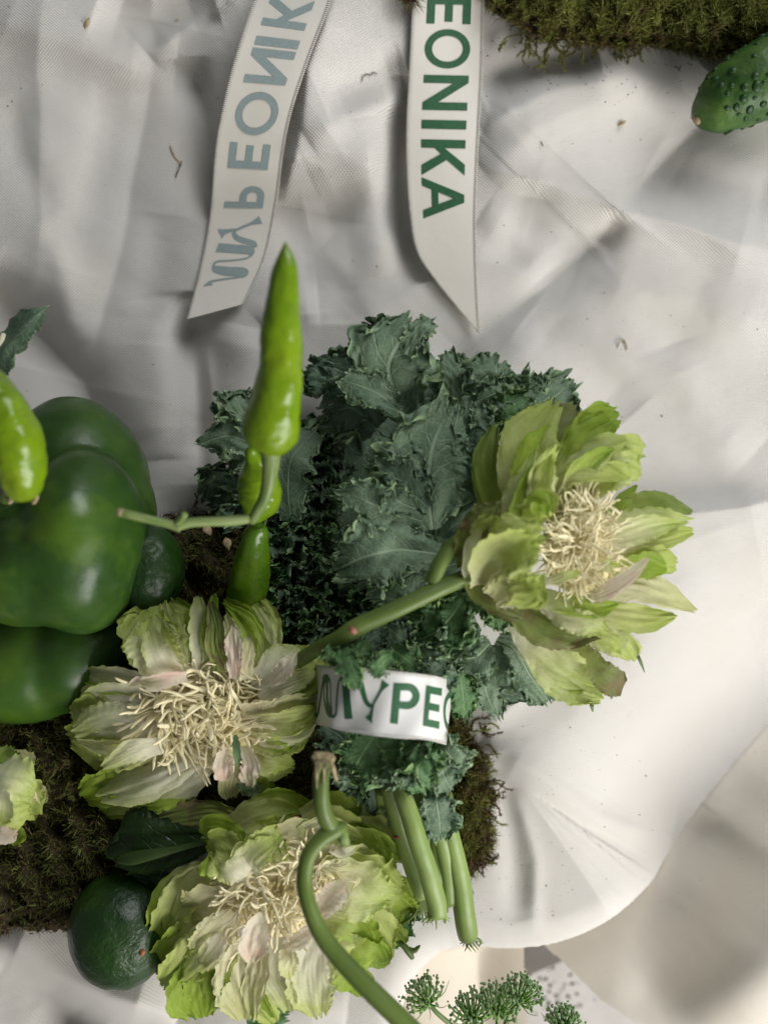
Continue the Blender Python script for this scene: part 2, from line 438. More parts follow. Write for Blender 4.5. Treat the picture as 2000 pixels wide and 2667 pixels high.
def drape_z(a, b):
    """lower fold: lies deepest along the table edge and rises away from it towards the corner"""
    d, s, t = segdist(a, b, EDGE_SMOOTH); q = np.where(s > 0, -d, d); w = sstep(((a - 1500) * .7 - (b - 2440) * .7 - 40) / 280.)
    z = cloth_z(a, b) * np.exp(-np.maximum(q, 0) / 120.) - 38.5 * w - 52 * (1 - w) - .45 - .05 * np.maximum(-q, 0) + 40 * sstep((q + 40) / 520.)
    for pts, am, wl, wr, pw in [([(1690,2330),(1620,2500),(1580,2680)], 3, 70, 110, 2.0), ([(1850,2200),(1760,2400),(1700,2600)], -6, 130, 130, 2.0), ([(2130,2420),(1900,2560),(1700,2630),(1500,2680)], 13, 200, 170, 2.0),
                                ([(1700,2590),(1800,2700),(1900,2800)], -3, 60, 60, 2.0), ([(1880,2130),(1980,2200),(2100,2260)], 3, 50, 60, 1.8)]:
        d, s, t = segdist(a, b, pts); z = z + am * np.exp(-(d / np.where(s > 0, wl, wr)) ** pw)
    return z
tag(field("hanging_cloth", (1250, 2500), (1400, 3100), 250, 340, drape_z, [(1250,2300),(1400,2452),(1470,2515),(1560,2606),(1690,2690),(1900,2850),(2500,3100),(2500,1500),(2130,1690),(1960,1860),(1830,2000),(1730,2130),(1650,2240),(1500,2360),(1400,2400)], M_FOLD_SHADED),
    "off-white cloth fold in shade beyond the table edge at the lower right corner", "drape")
def drape2_z(a, b):
    z = -45 + 0 * a
    for pts, am, wl, wr in [([(1010,2560),(1080,2490),(1200,2470)], 10, 40, 40), ([(1240,2480),(1250,2600),(1270,2760)], -14, 60, 80), ([(980,2560),(960,2700)], -20, 50, 50)]:
        d, s, t = segdist(a, b, pts); z = z + am * np.exp(-(d / np.where(s > 0, wl, wr)) ** 1.4)
    return z
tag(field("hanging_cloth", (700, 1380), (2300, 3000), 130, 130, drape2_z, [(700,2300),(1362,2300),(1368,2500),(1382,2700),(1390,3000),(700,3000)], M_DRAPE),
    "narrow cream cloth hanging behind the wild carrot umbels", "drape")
def slab(name, poly, ztop, thick, mat):
    P = W([p[0] for p in poly], [p[1] for p in poly], ztop); n = len(P)
    Q = P.copy(); Q[:, 2] -= thick / 1000.
    me = bpy.data.meshes.new(name); me.from_pydata(np.vstack([P, Q]).tolist(), [], [tuple(range(n))[::-1], tuple(range(n, 2 * n))] + [(i, (i + 1) % n, n + (i + 1) % n, n + i) for i in range(n)])
    return link(name, me, None, mat)
slab("stone_step", [(1280,2585),(1366,2545),(1450,2510),(1600,2440),(2600,2440),(2600,3100),(1280,3100)], -150, 60, M_FLOOR)['kind'] = 'structure'
fl = slab("floor", [(-3000,-3000),(5000,-3000),(5000,6000),(-3000,6000)], -250, 10, M_FLOOR); fl['kind'] = 'structure'
# ------------------------------------------------------------------ satin ribbons with print
def satin(name, col):
    m = NT(name, .42, .4); uv = m.uv(); o = m.obj()
    rib = m.math('SINE', m.math('MULTIPLY', m.a('ShaderNodeSeparateXYZ', {0: uv}).outputs[0], 900.0))
    tw = m.noise(m.mapv(uv, (300, 40, 1)), 1.0, 2)
    c = m.mix(m.ramp(m.noise(o, 45, 3), [(.4, 0.), (.7, .35)]), col, (col[0]*.94, col[1]*.93, col[2]*.88)); m.color(c)
    m.normal(m.bump(m.noise(o, 120, 3), .25, .0008, m.bump(m.math('ADD', rib, tw), .12, .0001)))
    m.b.inputs['Anisotropic'].default_value = .4; m.b.inputs['Sheen Weight'].default_value = .2
    return m.m
M_SATIN = satin("ivory_satin", (.74, .705, .635)); M_SATIN2 = satin("white_satin", (.70, .695, .68))
M_STITCH = flat_material("selvedge_thread", (.70, .68, .62), .7, .2, 300, .12)
M_INK = flat_material("green_ink", (.030, .112, .048), .55, .3, 500, .15)
M_INKB = flat_material("faded_green_ink_from_behind", (.285, .355, .350), .6, .3, 900, .10)

def rect(x0, y0, x1, y1): return [[(x0, y0), (x1, y0), (x1, y1), (x0, y1)]]
def ring(cx, cy, rx, ry, w, n=40):
    a = np.linspace(0, 2 * np.pi, n, endpoint=False)
    return [[(cx + rx * math.cos(t), cy + ry * math.sin(t)) for t in a], [(cx + (rx - w) * math.cos(t), cy + (ry - w) * math.sin(t)) for t in a[::-1]]]
def stroke(P, Wd, n=22):
    P = catmull([(*p, w) for p, w in zip(P, Wd)], n)
    T = np.gradient(P[:, :2], axis=0); T /= np.linalg.norm(T, axis=1)[:, None]
    N = np.stack([-T[:, 1], T[:, 0]], -1) * P[:, 2:3] / 2
    return ('strip', P[:, :2] + N, P[:, :2] - N)
def arc_p():
    a = np.linspace(-np.pi / 2, np.pi / 2, 18)
    o = [(.36 + .33 * math.cos(t), .69 + .31 * math.sin(t)) for t in a]; i = [(.36 + .145 * math.cos(t), .69 + .135 * math.sin(t)) for t in a]
    return [[(0, 0), (.19, 0), (.19, .38)] + o + [(0, 1)], [(.19, .555), (.19, .825)] + i[::-1]]
st = .185
GLYPH = {   # letter space: x in reading direction, y up, height 1; each piece is a polygon with holes, or a brush stroke
 'E': (.62, [[[(0,0),(.62,0),(.62,st),(st,st),(st,.41),(.57,.41),(.57,.59),(st,.59),(st,1-st),(.62,1-st),(.62,1),(0,1)]]]),
 'O': (.98, [ring(.49, .5, .49, .51, .165)]),
 'N': (.82, [[[(0,0),(st,0),(st,.66),(.64,0),(.82,0),(.82,1),(.635,1),(.635,.34),(.17,1),(0,1)]]]),
 'I': (.19, [rect(0, 0, .19, 1)]),
 'K': (.80, [[[(0,0),(st,0),(st,.30),(.32,.44),(.57,0),(.80,0),(.45,.575),(.79,1),(.55,1),(st,.53),(st,1),(0,1)]]]),
 'A': (.94, [[[(0,0),(.19,0),(.275,.22),(.665,.22),(.75,0),(.94,0),(.56,1),(.38,1)], [(.335,.38),(.47,.74),(.605,.38)]]]),
 'P': (.70, [arc_p()]),
 'M': (1.30, [stroke([(.0,.02),(.10,.03),(.16,.25),(.22,.72),(.28,.95)], [.30,.10,.06,.06,.10]), stroke([(.22,.93),(.33,.99),(.40,.86),(.43,.45),(.52,.10),(.60,.03)], [.06,.18,.27,.27,.20,.08]),
              stroke([(.55,.02),(.68,.03),(.75,.14),(.77,.50),(.82,.84),(.90,.96),(.98,.97)], [.05,.07,.06,.05,.05,.06,.10]), stroke([(.90,.97),(1.02,.95),(1.10,.80),(1.14,.4),(1.18,.0)], [.07,.20,.26,.26,.27])]),
 'Y': (.95, [stroke([(.0,1.0),(.13,.92),(.22,.66),(.32,.46),(.47,.37),(.56,.38)], [.13,.15,.16,.14,.10,.06]), stroke([(.88,1.0),(.78,.80),(.66,.58),(.55,.40)], [.28,.10,.08,.07]),
              stroke([(.57,.42),(.54,.27),(.50,.12),(.44,.0)], [.07,.10,.16,.34])]),
}
_t = np.linspace(math.radians(96), math.radians(264), 24)
GLYPH['('] = (.46, [[[(.49 + .49 * math.cos(v), .5 + .51 * math.sin(v)) for v in _t] + [(.49 + .325 * math.cos(v), .5 + .345 * math.sin(v)) for v in _t[::-1]]]])
def letter(ch, quad, zf, parent, mat, lift=.22):
    """quad: photo pixels of bottom-left, bottom-right, top-right, top-left of the letter box"""
    w, pieces = GLYPH[ch]; V = []; F = []
    for pc in pieces:
        b = len(V)
        if pc[0] == 'strip' if isinstance(pc, tuple) else False:
            n = len(pc[1])
            for i in range(n): V += [tuple(pc[1][i]), tuple(.5 * (pc[1][i] + pc[2][i])), tuple(pc[2][i])]
            for i in range(n - 1):
                for k in (0, 1):
                    a = b + 3 * i + k; F += [(a, a + 1, a + 4), (a, a + 4, a + 3)]
        else:
            for t in geometry.tessellate_polygon([[Vector((x, y, 0)) for x, y in lp] for lp in pc]): F.append(tuple(b + i for i in t))
            for lp in pc: V += [tuple(p) for p in lp]
    import bmesh
    bm = bmesh.new(); vs = [bm.verts.new((x, y, 0)) for x, y in V]
    for f in F:
        try: bm.faces.new([vs[i] for i in f])
        except ValueError: pass
    for _ in range(3):
        le = [e for e in bm.edges if e.calc_length() > .16]
        if le: bmesh.ops.subdivide_edges(bm, edges=le, cuts=1); bmesh.ops.triangulate(bm, faces=[f for f in bm.faces if len(f.verts) > 3])
    q = np.array(quad, float)
    for v in bm.verts:
        s, t = v.co.x / w, v.co.y
        p = (1 - s) * (1 - t) * q[0] + s * (1 - t) * q[1] + s * t * q[2] + (1 - s) * t * q[3]
        v.co = Vector(W(p[0], p[1], zf(p[0], p[1]) + lift))
    for f in bm.faces:
        f.normal_update()
        if f.normal.z < 0: f.normal_flip()
        f.smooth = True
    me = bpy.data.meshes.new("letter"); bm.to_mesh(me); bm.free()
    return link("letter", me, parent, mat)

def ribbon(label, L, R, zf, mat, group=None, n=160, m=19, ctr=None):
    A, B = catmull(L, n), catmull(R, n); t = np.linspace(0, 1, m)
    P = A[:, None] * (1 - t)[None, :, None] + B[:, None] * t[None, :, None]
    z = zf(P[..., 0], P[..., 1])
    c = P[n // 2, m // 2]
    root = thing("satin_ribbon", label, "ribbon", W(c[0], c[1], float(zf(c[0], c[1]))), group)
    uv = np.stack(np.broadcast_arrays(np.linspace(0, 1, n)[:, None], t[None]), -1)
    V = W(P[..., 0], P[..., 1], z); F = gridfaces(n, m)
    V2 = V.copy(); V2[..., 2] -= .00028; N = n * m          # real thickness
    i = np.arange(n - 1); edge = [np.stack([i * m + c0, (i + 1) * m + c0, N + (i + 1) * m + c0, N + i * m + c0], -1) for c0 in (0, m - 1)]
    link("band", mesh("band", np.concatenate([V.reshape(-1, 3), V2.reshape(-1, 3)]), np.vstack([F, F[:, ::-1] + N] + edge), uv=np.concatenate([uv.reshape(-1, 2)] * 2)), root, mat)
    for side, col in ((A, 0), (B, m - 1)):                 # woven selvedge: little stitches along both edges
        D = catmull(np.c_[side, zf(side[:, 0], side[:, 1])], 700)
        inn = (B - A) if col == 0 else (A - B); inn = inn / np.linalg.norm(inn, axis=1)[:, None]
        q = np.repeat(inn, 5, 0)[:700] if n == 140 else inn[np.linspace(0, n - 1, 700).astype(int)]
        on = ((np.arange(700) // 2) % 2 == 0)
        a = D[:, :2] - q * 1.0; b = D[:, :2] + q * 7.0
        VV = np.stack([W(a[:, 0], a[:, 1], D[:, 2] + .15), W(b[:, 0], b[:, 1], D[:, 2] + .12), W(.5 * (a + b)[:, 0], .5 * (a + b)[:, 1], D[:, 2] + .5)], 1).reshape(-1, 3)
        k = np.where(on[:-1])[0]
        FF = np.vstack([np.stack([3 * k, 3 * k + 3, 3 * k + 5, 3 * k + 2], -1), np.stack([3 * k + 2, 3 * k + 5, 3 * k + 4, 3 * k + 1], -1)])
        link("selvedge", mesh("selvedge", VV, FF), root, M_STITCH)
    return root

def over_cloth(L, R, lift, wob):
    """height along a hanging ribbon: rides just above the folds beneath it"""
    ys = np.linspace(-80, 900, 100)
    A, B = catmull(L, 200), catmull(R, 200)
    top = []
    for y in ys:
        x0, x1 = np.interp(y, A[:, 1], A[:, 0]), np.interp(y, B[:, 1], B[:, 0])
        top.append(max(cloth_z(np.linspace(x0 - 10, x1 + 10, 14), np.full(14, y))))
    k = np.hanning(31); k /= k.sum(); top = np.array([max(top[max(0, i - 5):i + 6]) for i in range(100)])
    top = np.convolve(np.pad(top, 15, 'edge'), k, 'valid')
    return lambda x, y: np.interp(y, ys, top) + lift + wob(x, y)

L1 = [(700,-80),(655,20),(606,175),(577,300),(561,400),(548,560),(522,700),(488,831)]
R1 = [(880,-80),(855,20),(806,150),(760,290),(738,400),(722,520),(690,670),(634,792)]
z1 = over_cloth(L1, R1, 2.0, lambda x, y: 2.2 * np.sin(y / 150. + .6) + 1.0 * np.sin((x + y * .3) / 60.))
r1 = ribbon("ivory ribbon seen from behind with mirrored grey-green lettering, left one", L1, R1, z1, M_SATIN, "ivory ribbons lying on the cloth")
r1['label'] = "ivory satin ribbon with pale grey-green mirrored lettering showing through from its back"
A1, B1 = catmull(L1, 300), catmull(R1, 300)
def rib_pt(A, B, y, t):
    """point on a ribbon: y measured on its middle line, t across"""
    M = .5 * (A + B); i = np.interp(y, M[:, 1], np.arange(len(M)))
    j = np.arange(len(M)); a = np.array([np.interp(i, j, A[:, c]) for c in (0, 1)]); b = np.array([np.interp(i, j, B[:, c]) for c in (0, 1)])
    return a + (b - a) * t
def slanted(A, B, y, t, sl): return rib_pt(A, B, y + sl * (t - .5), t)
for ch, y0, y1 in (('M', 742, 634), ('Y', 644, 567), ('P', 542, 484), ('E', 440, 374), ('O', 352, 240), ('N', 218, 130), ('I', 122, 100), ('K', 72, -8), ('A', -20, -80)):
    q = [slanted(A1, B1, y0, .20, 25), slanted(A1, B1, y1, .20, 25), slanted(A1, B1, y1, .80, 25), slanted(A1, B1, y0, .80, 25)]
    letter(ch, q, z1, r1, M_INKB)

L2 = [(1080,-80),(1074,20),(1066,180),(1059,330),(1060,440),(1068,560),(1086,655),(1130,725),(1190,800),(1247,868)]
R2 = [(1264,-80),(1260,20),(1256,180),(1248,330),(1243,440),(1239,560),(1240,660),(1243,740),(1247,815),(1251,870)]
z2 = over_cloth(L2, R2, 2.2, lambda x, y: 2.0 * np.sin(y / 130. + 2.0) + .8 * np.sin((x - y * .5) / 70.))
r2 = ribbon("", L2, R2, z2, M_SATIN, "ivory ribbons lying on the cloth")
r2['label'] = "ivory satin ribbon with dark green lettering and a slanted pointed end beside the moss"
A2, B2 = catmull(L2, 300), catmull(R2, 300)
for ch, y0, y1 in (('E', -10, 62), ('O', 76, 178), ('N', 196, 287), ('I', 313, 336), ('K', 364, 457), ('A', 463, 570)):
    def q2(y, x): # rows almost level in the photo
        yy = min(y, 560); x0, x1 = np.interp(yy, A2[:, 1], A2[:, 0]), np.interp(yy, B2[:, 1], B2[:, 0]); return (x0 + (x1 - x0) * x, y + 4 * (x - .5))
    letter(ch, [q2(y0, .205), q2(y1, .205), q2(y1, .82), q2(y0, .82)], z2, r2, M_INK)

# ribbon tied round the kale: photo pixels, bulging towards the right where it turns under
zb = lambda x, y: 101 - 16 * np.clip((np.asarray(x, float) - 1010) / 170., -1.5, 1.2) ** 2 - 30 * np.clip((np.asarray(x, float) - 1120) / 60., 0, 2) ** 2 - 30 * np.clip((868 - np.asarray(x, float)) / 50., 0, 1.6) ** 2 + .6 * np.sin(np.asarray(x) / 21. + np.asarray(y) / 34.) + .8 * np.sin(np.asarray(x) / 41. + np.asarray(y) / 50.)
LB = [(810,1728),(858,1735),(935,1740),(1000,1746),(1060,1752),(1110,1758),(1150,1765),(1180,1776)]
RB = [(800,1880),(850,1893),(900,1905),(970,1915),(1040,1923),(1095,1925),(1130,1931),(1162,1940)]
rb = ribbon("", LB, RB, zb, M_SATIN2)
rb['label'] = "white satin ribbon with green lettering tied round the kale bunch"
Z5 = lambda *p: [(800 + x / 3.318, 1700 + y / 3.318) for x, y in p]
for ch, q in (('M', Z5((60,545),(390,575),(375,215),(85,205))), ('Y', Z5((440,580),(640,590),(700,258),(425,235))), ('P', Z5((718,608),(955,640),(985,268),(750,262))),
              ('E', Z5((1000,630),(1140,660),(1166,308),(1030,282))), ('O', Z5((1165,655),(1300,720),(1330,345),(1180,315)))):
    if ch == 'O': ch, q = '(', Z5((1168,648),(1216,672),(1250,334),(1184,318))
    letter(ch, q, zb, rb, M_INK)

# ------------------------------------------------------------------ peppers, limes, cucumber, squash
def blob(name, lobes, centre, parent, mat, k=22., n=96, bump=None, groups=None, k2=30.):
    """one smooth body: ray length from the centre, soft maximum over ellipsoid lobes (px, py, z mm, rx, ry, rz px)"""
    c = W(*centre); th = np.linspace(0, np.pi, n); ph = np.linspace(0, 2 * np.pi, 2 * n, endpoint=False)
    D = np.stack([np.sin(th)[:, None] * np.cos(ph), np.sin(th)[:, None] * np.sin(ph), np.cos(th)[:, None] * np.ones_like(ph)], -1)
    rs = []
    for (x, y, z, rx, ry, rz) in lobes:
        q = W(x, y, z); s = PX(z); r = np.array([rx, ry, rz]) * s
        d = D / r; o = (c - q) / r
        a = (d * d).sum(-1); b = (d * o).sum(-1); cc = (o * o).sum() - 1
        disc = b * b - a * cc
        t = np.where(disc > 0, (-b + np.sqrt(np.maximum(disc, 0))) / a, 0); rs.append(np.maximum(t, 0))
    rs = np.array(rs); K = k / 0.01
    def smax(q, K):
        mx = q.max(0); return mx + np.log(np.exp(K * (q - mx)).sum(0)) / K
    r = smax(rs, K) if groups is None else smax(np.array([smax(rs[list(g)], K) for g in groups]), k2 / 0.01)
    if bump is not None: r = r + bump(D)
    V = c + D * r[..., None]
    uv = np.stack(np.broadcast_arrays((th / np.pi)[:, None], (ph / 6.2832)[None]), -1)
    return link(name, mesh(name, V, gridfaces(n, 2 * n, True), uv=uv), parent, mat)
def nz(D, sc, seed=0.): return np.array([mnoise.noise(Vector(p) * sc + Vector((seed, seed, seed))) for p in D.reshape(-1, 3)]).reshape(D.shape[:-1])

M_PEP = skin_material("dark_green_pepper_skin", (.020, .052, .009), (.034, .082, .011), (.064, .118, .011), .33, .36, ((160, .16, .001), (900, .10, .0002)), ((3, 9, 1), (.012, .045, .010), .55), 0, (26, (.062, .125, .012), .55, .6))
M_PEP2 = skin_material("olive_green_pepper_skin", (.020, .060, .010), (.040, .095, .010), (.075, .140, .010), .33, .45, ((160, .10, .001),), None, .1)
M_CHI = skin_material("light_green_chili_skin", (.085, .165, .004), (.145, .250, .005), (.205, .300, .007), .25, .40, ((90, .30, .003), (300, .25, .0008)), ((4, 9, 1), (.115, .195, .005), .6), .15, None, .12)
M_CHI2 = skin_material("green_chili_skin", (.045, .115, .005), (.085, .170, .005), (.140, .235, .006), .26, .45, ((90, .3, .003), (300, .25, .0008)), ((4, 9, 1), (.04, .13, .005), .5), .25, None, .1)
M_LIME = skin_material("dark_lime_rind", (.007, .028, .005), (.014, .044, .006), (.032, .072, .009), .40, .35, ((420, .5, .0013), (180, .3, .002)), None, .15)
M_CUC = skin_material("cucumber_skin", (.014, .052, .010), (.030, .090, .014), (.070, .150, .024), .4, .4, ((300, .4, .0010), (90, .4, .003)), ((5, 7, 1), (.12, .20, .04), .6), 0)
M_WART = skin_material("cucumber_wart", (.010, .036, .009), (.016, .050, .012), (.026, .075, .018), .42, .35, (), None, 0)
M_SQ = skin_material("pale_squash_skin", (.12, .21, .05), (.20, .28, .09), (.36, .38, .24), .45, .3, ((140, .4, .0015),), None, .15, (45, (.50, .47, .33), .56, .85))
M_STEM = skin_material("green_stem_skin", (.070, .115, .016), (.100, .155, .026), (.135, .185, .040), .42, .35, ((600, .25, .0003),), ((1.5, 26, 1), (.15, .20, .07), .45), 0)
M_CALYX = skin_material("pale_stalk", (.095, .16, .035), (.145, .215, .055), (.23, .28, .11), .5, .3, ((700, .3, .0003),), ((2, 16, 1), (.36, .38, .20), .6), 0)
M_DRY = flat_material("dry_tan_fibre", (.36, .29, .17), .8, .15, 400, .35)

cp = thing("bell_pepper", "large glossy dark green bell pepper standing behind the left flower", "bell pepper", W(150, 1400, 5))
blob("body", [(222,1405,60,150,242,215), (90,1470,58,190,158,215), (60,1480,50,150,142,190), (190,1258,38,172,222,180), (225,1300,38,158,195,170), (318,1340,38,84,140,160), (10,1300,44,170,190,170)], (150,1380,52), cp, M_PEP, 2.2, 120,
     lambda D: .0012 * nz(D, 2.2) + .0004 * nz(D, 6.), [(0, 1), (2,), (3, 4), (5,), (6,)], 70.)
pxtube("stem", [(20,1290,90,26),(24,1284,96,24),(28,1278,102,22),(32,1270,108,20)], cp, M_STEM, 14, 20)
for x, y, r in ((26, 1306, 8), (88, 1308, 7)):
    pxtube("stem_scar", [(x,y,103,r),(x+6,y-8,106,r),(x+10,y-16,108,r*.7)], cp, M_DRY, 8, 10)

cp2 = thing("bell_pepper", "olive green bell pepper lying in shade under the large dark one", "bell pepper", W(120, 1720, 0))
blob("body", [(50,1715,34,175,165,150), (195,1705,32,125,150,140), (262,1672,30,82,76,110), (80,1780,28,140,95,110)], (130,1715,30), cp2, M_PEP2, 5., 80, lambda D: .0008 * nz(D, 2.5, 4.))
lb = thing("lime", "dark lime half hidden between the bell pepper and the black gap by the chili", "lime", W(395, 1485, 0))
lb['label'] = "dark round lime half hidden behind the bell pepper, above the left flower"
blob("body", [(392,1486,44,88,118,100)], (392,1486,44), lb, M_LIME, 60., 60, lambda D: .0004 * nz(D, 5., 2.))
ll = thing("lime", "large dark green dimpled lime on the cloth at the bottom left", "lime", W(310, 2415, 0))
blob("body", [(322,2412,32,135,150,140), (354,2440,32,95,95,100)], (326,2415,32), ll, M_LIME, 40., 110, lambda D: .0005 * nz(D, 4., 1.) + .00012 * nz(D, 24.))
pxtube("stem_scar", [(370,2480,57,9),(372,2482,58.5,7),(374,2483,59,4)], ll, flat_material("scar_brown", (.30, .13, .06), .8, .2, 600, .3), 8, 6)

def chili(label, pts, mat, bumps, seed, seg=40):
    root = thing("chili_pepper", label, "chili pepper", W(pts[-1][0], pts[-1][1], pts[-1][2]), "green chili peppers")
    f = waves(np.random.default_rng(seed), 9, 2.6, .35); g = waves(np.random.default_rng(seed + 50), 8, 7, .5)
    def bf(u, th):
        D = np.stack(np.broadcast_arrays(np.cos(th) * .8, np.sin(th) * .8, u * 6.5), -1)
        return bumps * (1.5 * nz(D, .9, seed * 3.1) + .9 * nz(D, 2.1, seed * 1.7) + .28 * nz(D * np.array([1, 1, 1.6]), 4.5, seed))
    P = catmull(pts, 110); C = W(P[:, 0], P[:, 1], P[:, 2]); R = np.maximum(P[:, 3], .5) * PX(P[:, 2])
    V, F, uv = tube(C, R, seg, 1, True, bf)
    link("body", quads_to_mesh("body", V, F, uv), root, mat)
    return root
c1 = chili("long light green chili pointing up the cloth, topmost of the three in line", [(743,629,138,1),(744,650,138,13),(744,690,137,30),(738,740,135,40),(733,800,133,46),(732,880,130,53),(732,960,127,57),(722,1030,124,66),(712,1090,121,73),(708,1135,118,69),(708,1163,116,52),(707,1176,115,20),(706,1179,115,2)], M_CHI, .068, 1)
pxtube("stem", [(706,1168,114,30),(706,1185,113,26),(703,1235,110,21),(692,1290,106,17),(672,1330,103,15),(655,1357,100,13)], c1, M_CALYX, 14, 30)
c2 = chili("short squat green chili behind the pale stalk of the long one", [(654,1160,88,2),(655,1168,88,15),(656,1185,87,18),(664,1205,85,30),(672,1235,83,49),(676,1275,81,56),(675,1310,80,52),(668,1338,79,36),(664,1358,78,14),(663,1362,78,1)], M_CHI, .05, 2)
c3 = chili("darker green chili standing below the pale stalk, lowest of the three in line", [(668,1362,78,1),(668,1366,77,18),(668,1385,75,31),(664,1415,70,36),(660,1450,62,44),(652,1500,52,51),(646,1560,42,54),(642,1610,34,40),(641,1640,30,4)], M_CHI2, .05, 3)
c4 = chili("curved light green chili leaning on the dark bell pepper at the left edge", [(-150,940,128,10),(-95,968,129,40),(-40,1010,130,56),(8,1070,131,68),(42,1140,130,68),(54,1210,127,62),(58,1258,124,52),(58,1288,121,34),(58,1298,120,6)], M_CHI, .12, 4)
tw = thing("chili_stalk", "thin pale green chili stalk with a knot reaching left over the bell pepper", "stalk", W(470, 1368, 112))
pxtube("stem", [(312,1333,118,11),(340,1341,118,12),(395,1354,116,12),(440,1365,114,12),(472,1374,113,14)], tw, M_CALYX, 12, 30)
pxtube("stem", [(462,1370,113,14),(500,1361,112,13),(560,1358,110,13),(610,1356,107,14),(646,1352,104,12)], tw, M_CALYX, 12, 30)
pxtube("side_shoot", [(458,1368,113,9),(470,1353,116,10),(482,1340,119,9)], tw, M_CALYX, 10, 12)
pxtube("cut_end", [(309,1331,118.2,10),(315,1334,118.4,11.5),(320,1336,118.4,11)], tw, M_DRY, 10, 8)

cu = thing("cucumber", "small warty green cucumber lying beside the moss at the right edge", "cucumber", W(1930, 220, 0))
P = catmull([(1812,314,17,2),(1815,311,17,22),(1828,302,17,47),(1855,285,18,72),(1900,255,20,92),(1960,222,22,104),(2040,185,22,108),(2120,150,22,100)], 70)
C = W(P[:, 0], P[:, 1], P[:, 2]); R = .93 * P[:, 3] * PX(P[:, 2])
fcu = waves(np.random.default_rng(8), 6, 3, .5)
V, F, uv = tube(C, R, 48, 1, True, lambda u, t: .02 * fcu(u, np.sin(t)))
link("body", quads_to_mesh("body", V, F, uv), cu, M_CUC)
th = np.linspace(0, np.pi, 7); ph = np.linspace(0, 2 * np.pi, 10, endpoint=False)
WV = np.stack([np.sin(th)[:, None] * np.cos(ph), np.sin(th)[:, None] * np.sin(ph), (np.cos(th)[:, None] * np.ones_like(ph)) * .9], -1).reshape(-1, 3)
wart = mesh("wart", WV, gridfaces(7, 10, True)); wart.materials.append(M_WART)
rg = np.random.default_rng(11); Vc = V[:70 * 48].reshape(70, 48, 3); used = []
for _ in range(2500):
    i, j = int(rg.integers(12, 66)), int(rg.integers(0, 48)); p = Vc[i, j]; nrm = p - C[i]
    if nrm[2] < -.006 or any(np.linalg.norm(p - u) < .0036 for u in used) or len(used) > 90: continue
    used.append(p); s = rg.uniform(.0011, .0021)
    o = link("wart", wart, cu); o.location = p; o.scale = (s, s * rg.uniform(.8, 1.3), s * .55)
    o.rotation_euler = Vector(nrm).to_track_quat('Z', 'Y').to_euler()
pxtube("tip_scar", [(1808,317,17.5,7),(1811,315,17.5,11),(1815,312,17.5,12)], cu, M_DRY, 12, 8)

# ------------------------------------------------------------------ kale bunch
M_KALE = [leaf_material("kale_leaf_blue_green", (.100, .162, .098), (.215, .308, .196), (.34, .45, .30), (.36, .50, .25), .48, .10),
          leaf_material("kale_leaf_dark", (.060, .104, .064), (.146, .218, .142), (.22, .31, .21), (.27, .38, .20), .5, .08),
          leaf_material("kale_leaf_green", (.058, .140, .052), (.135, .260, .105), (.28, .42, .20), (.36, .52, .20), .46, .13)]
M_KSTEM = skin_material("kale_stem", (.150, .225, .050), (.215, .295, .080), (.275, .345, .120), .42, .35, ((500, .2, .0004),), ((1.2, 22, 1), (.17, .28, .07), .5), .05)
M_SCAR = flat_material("stem_scar_tan", (.50, .50, .36), .8, .2, 700, .2)

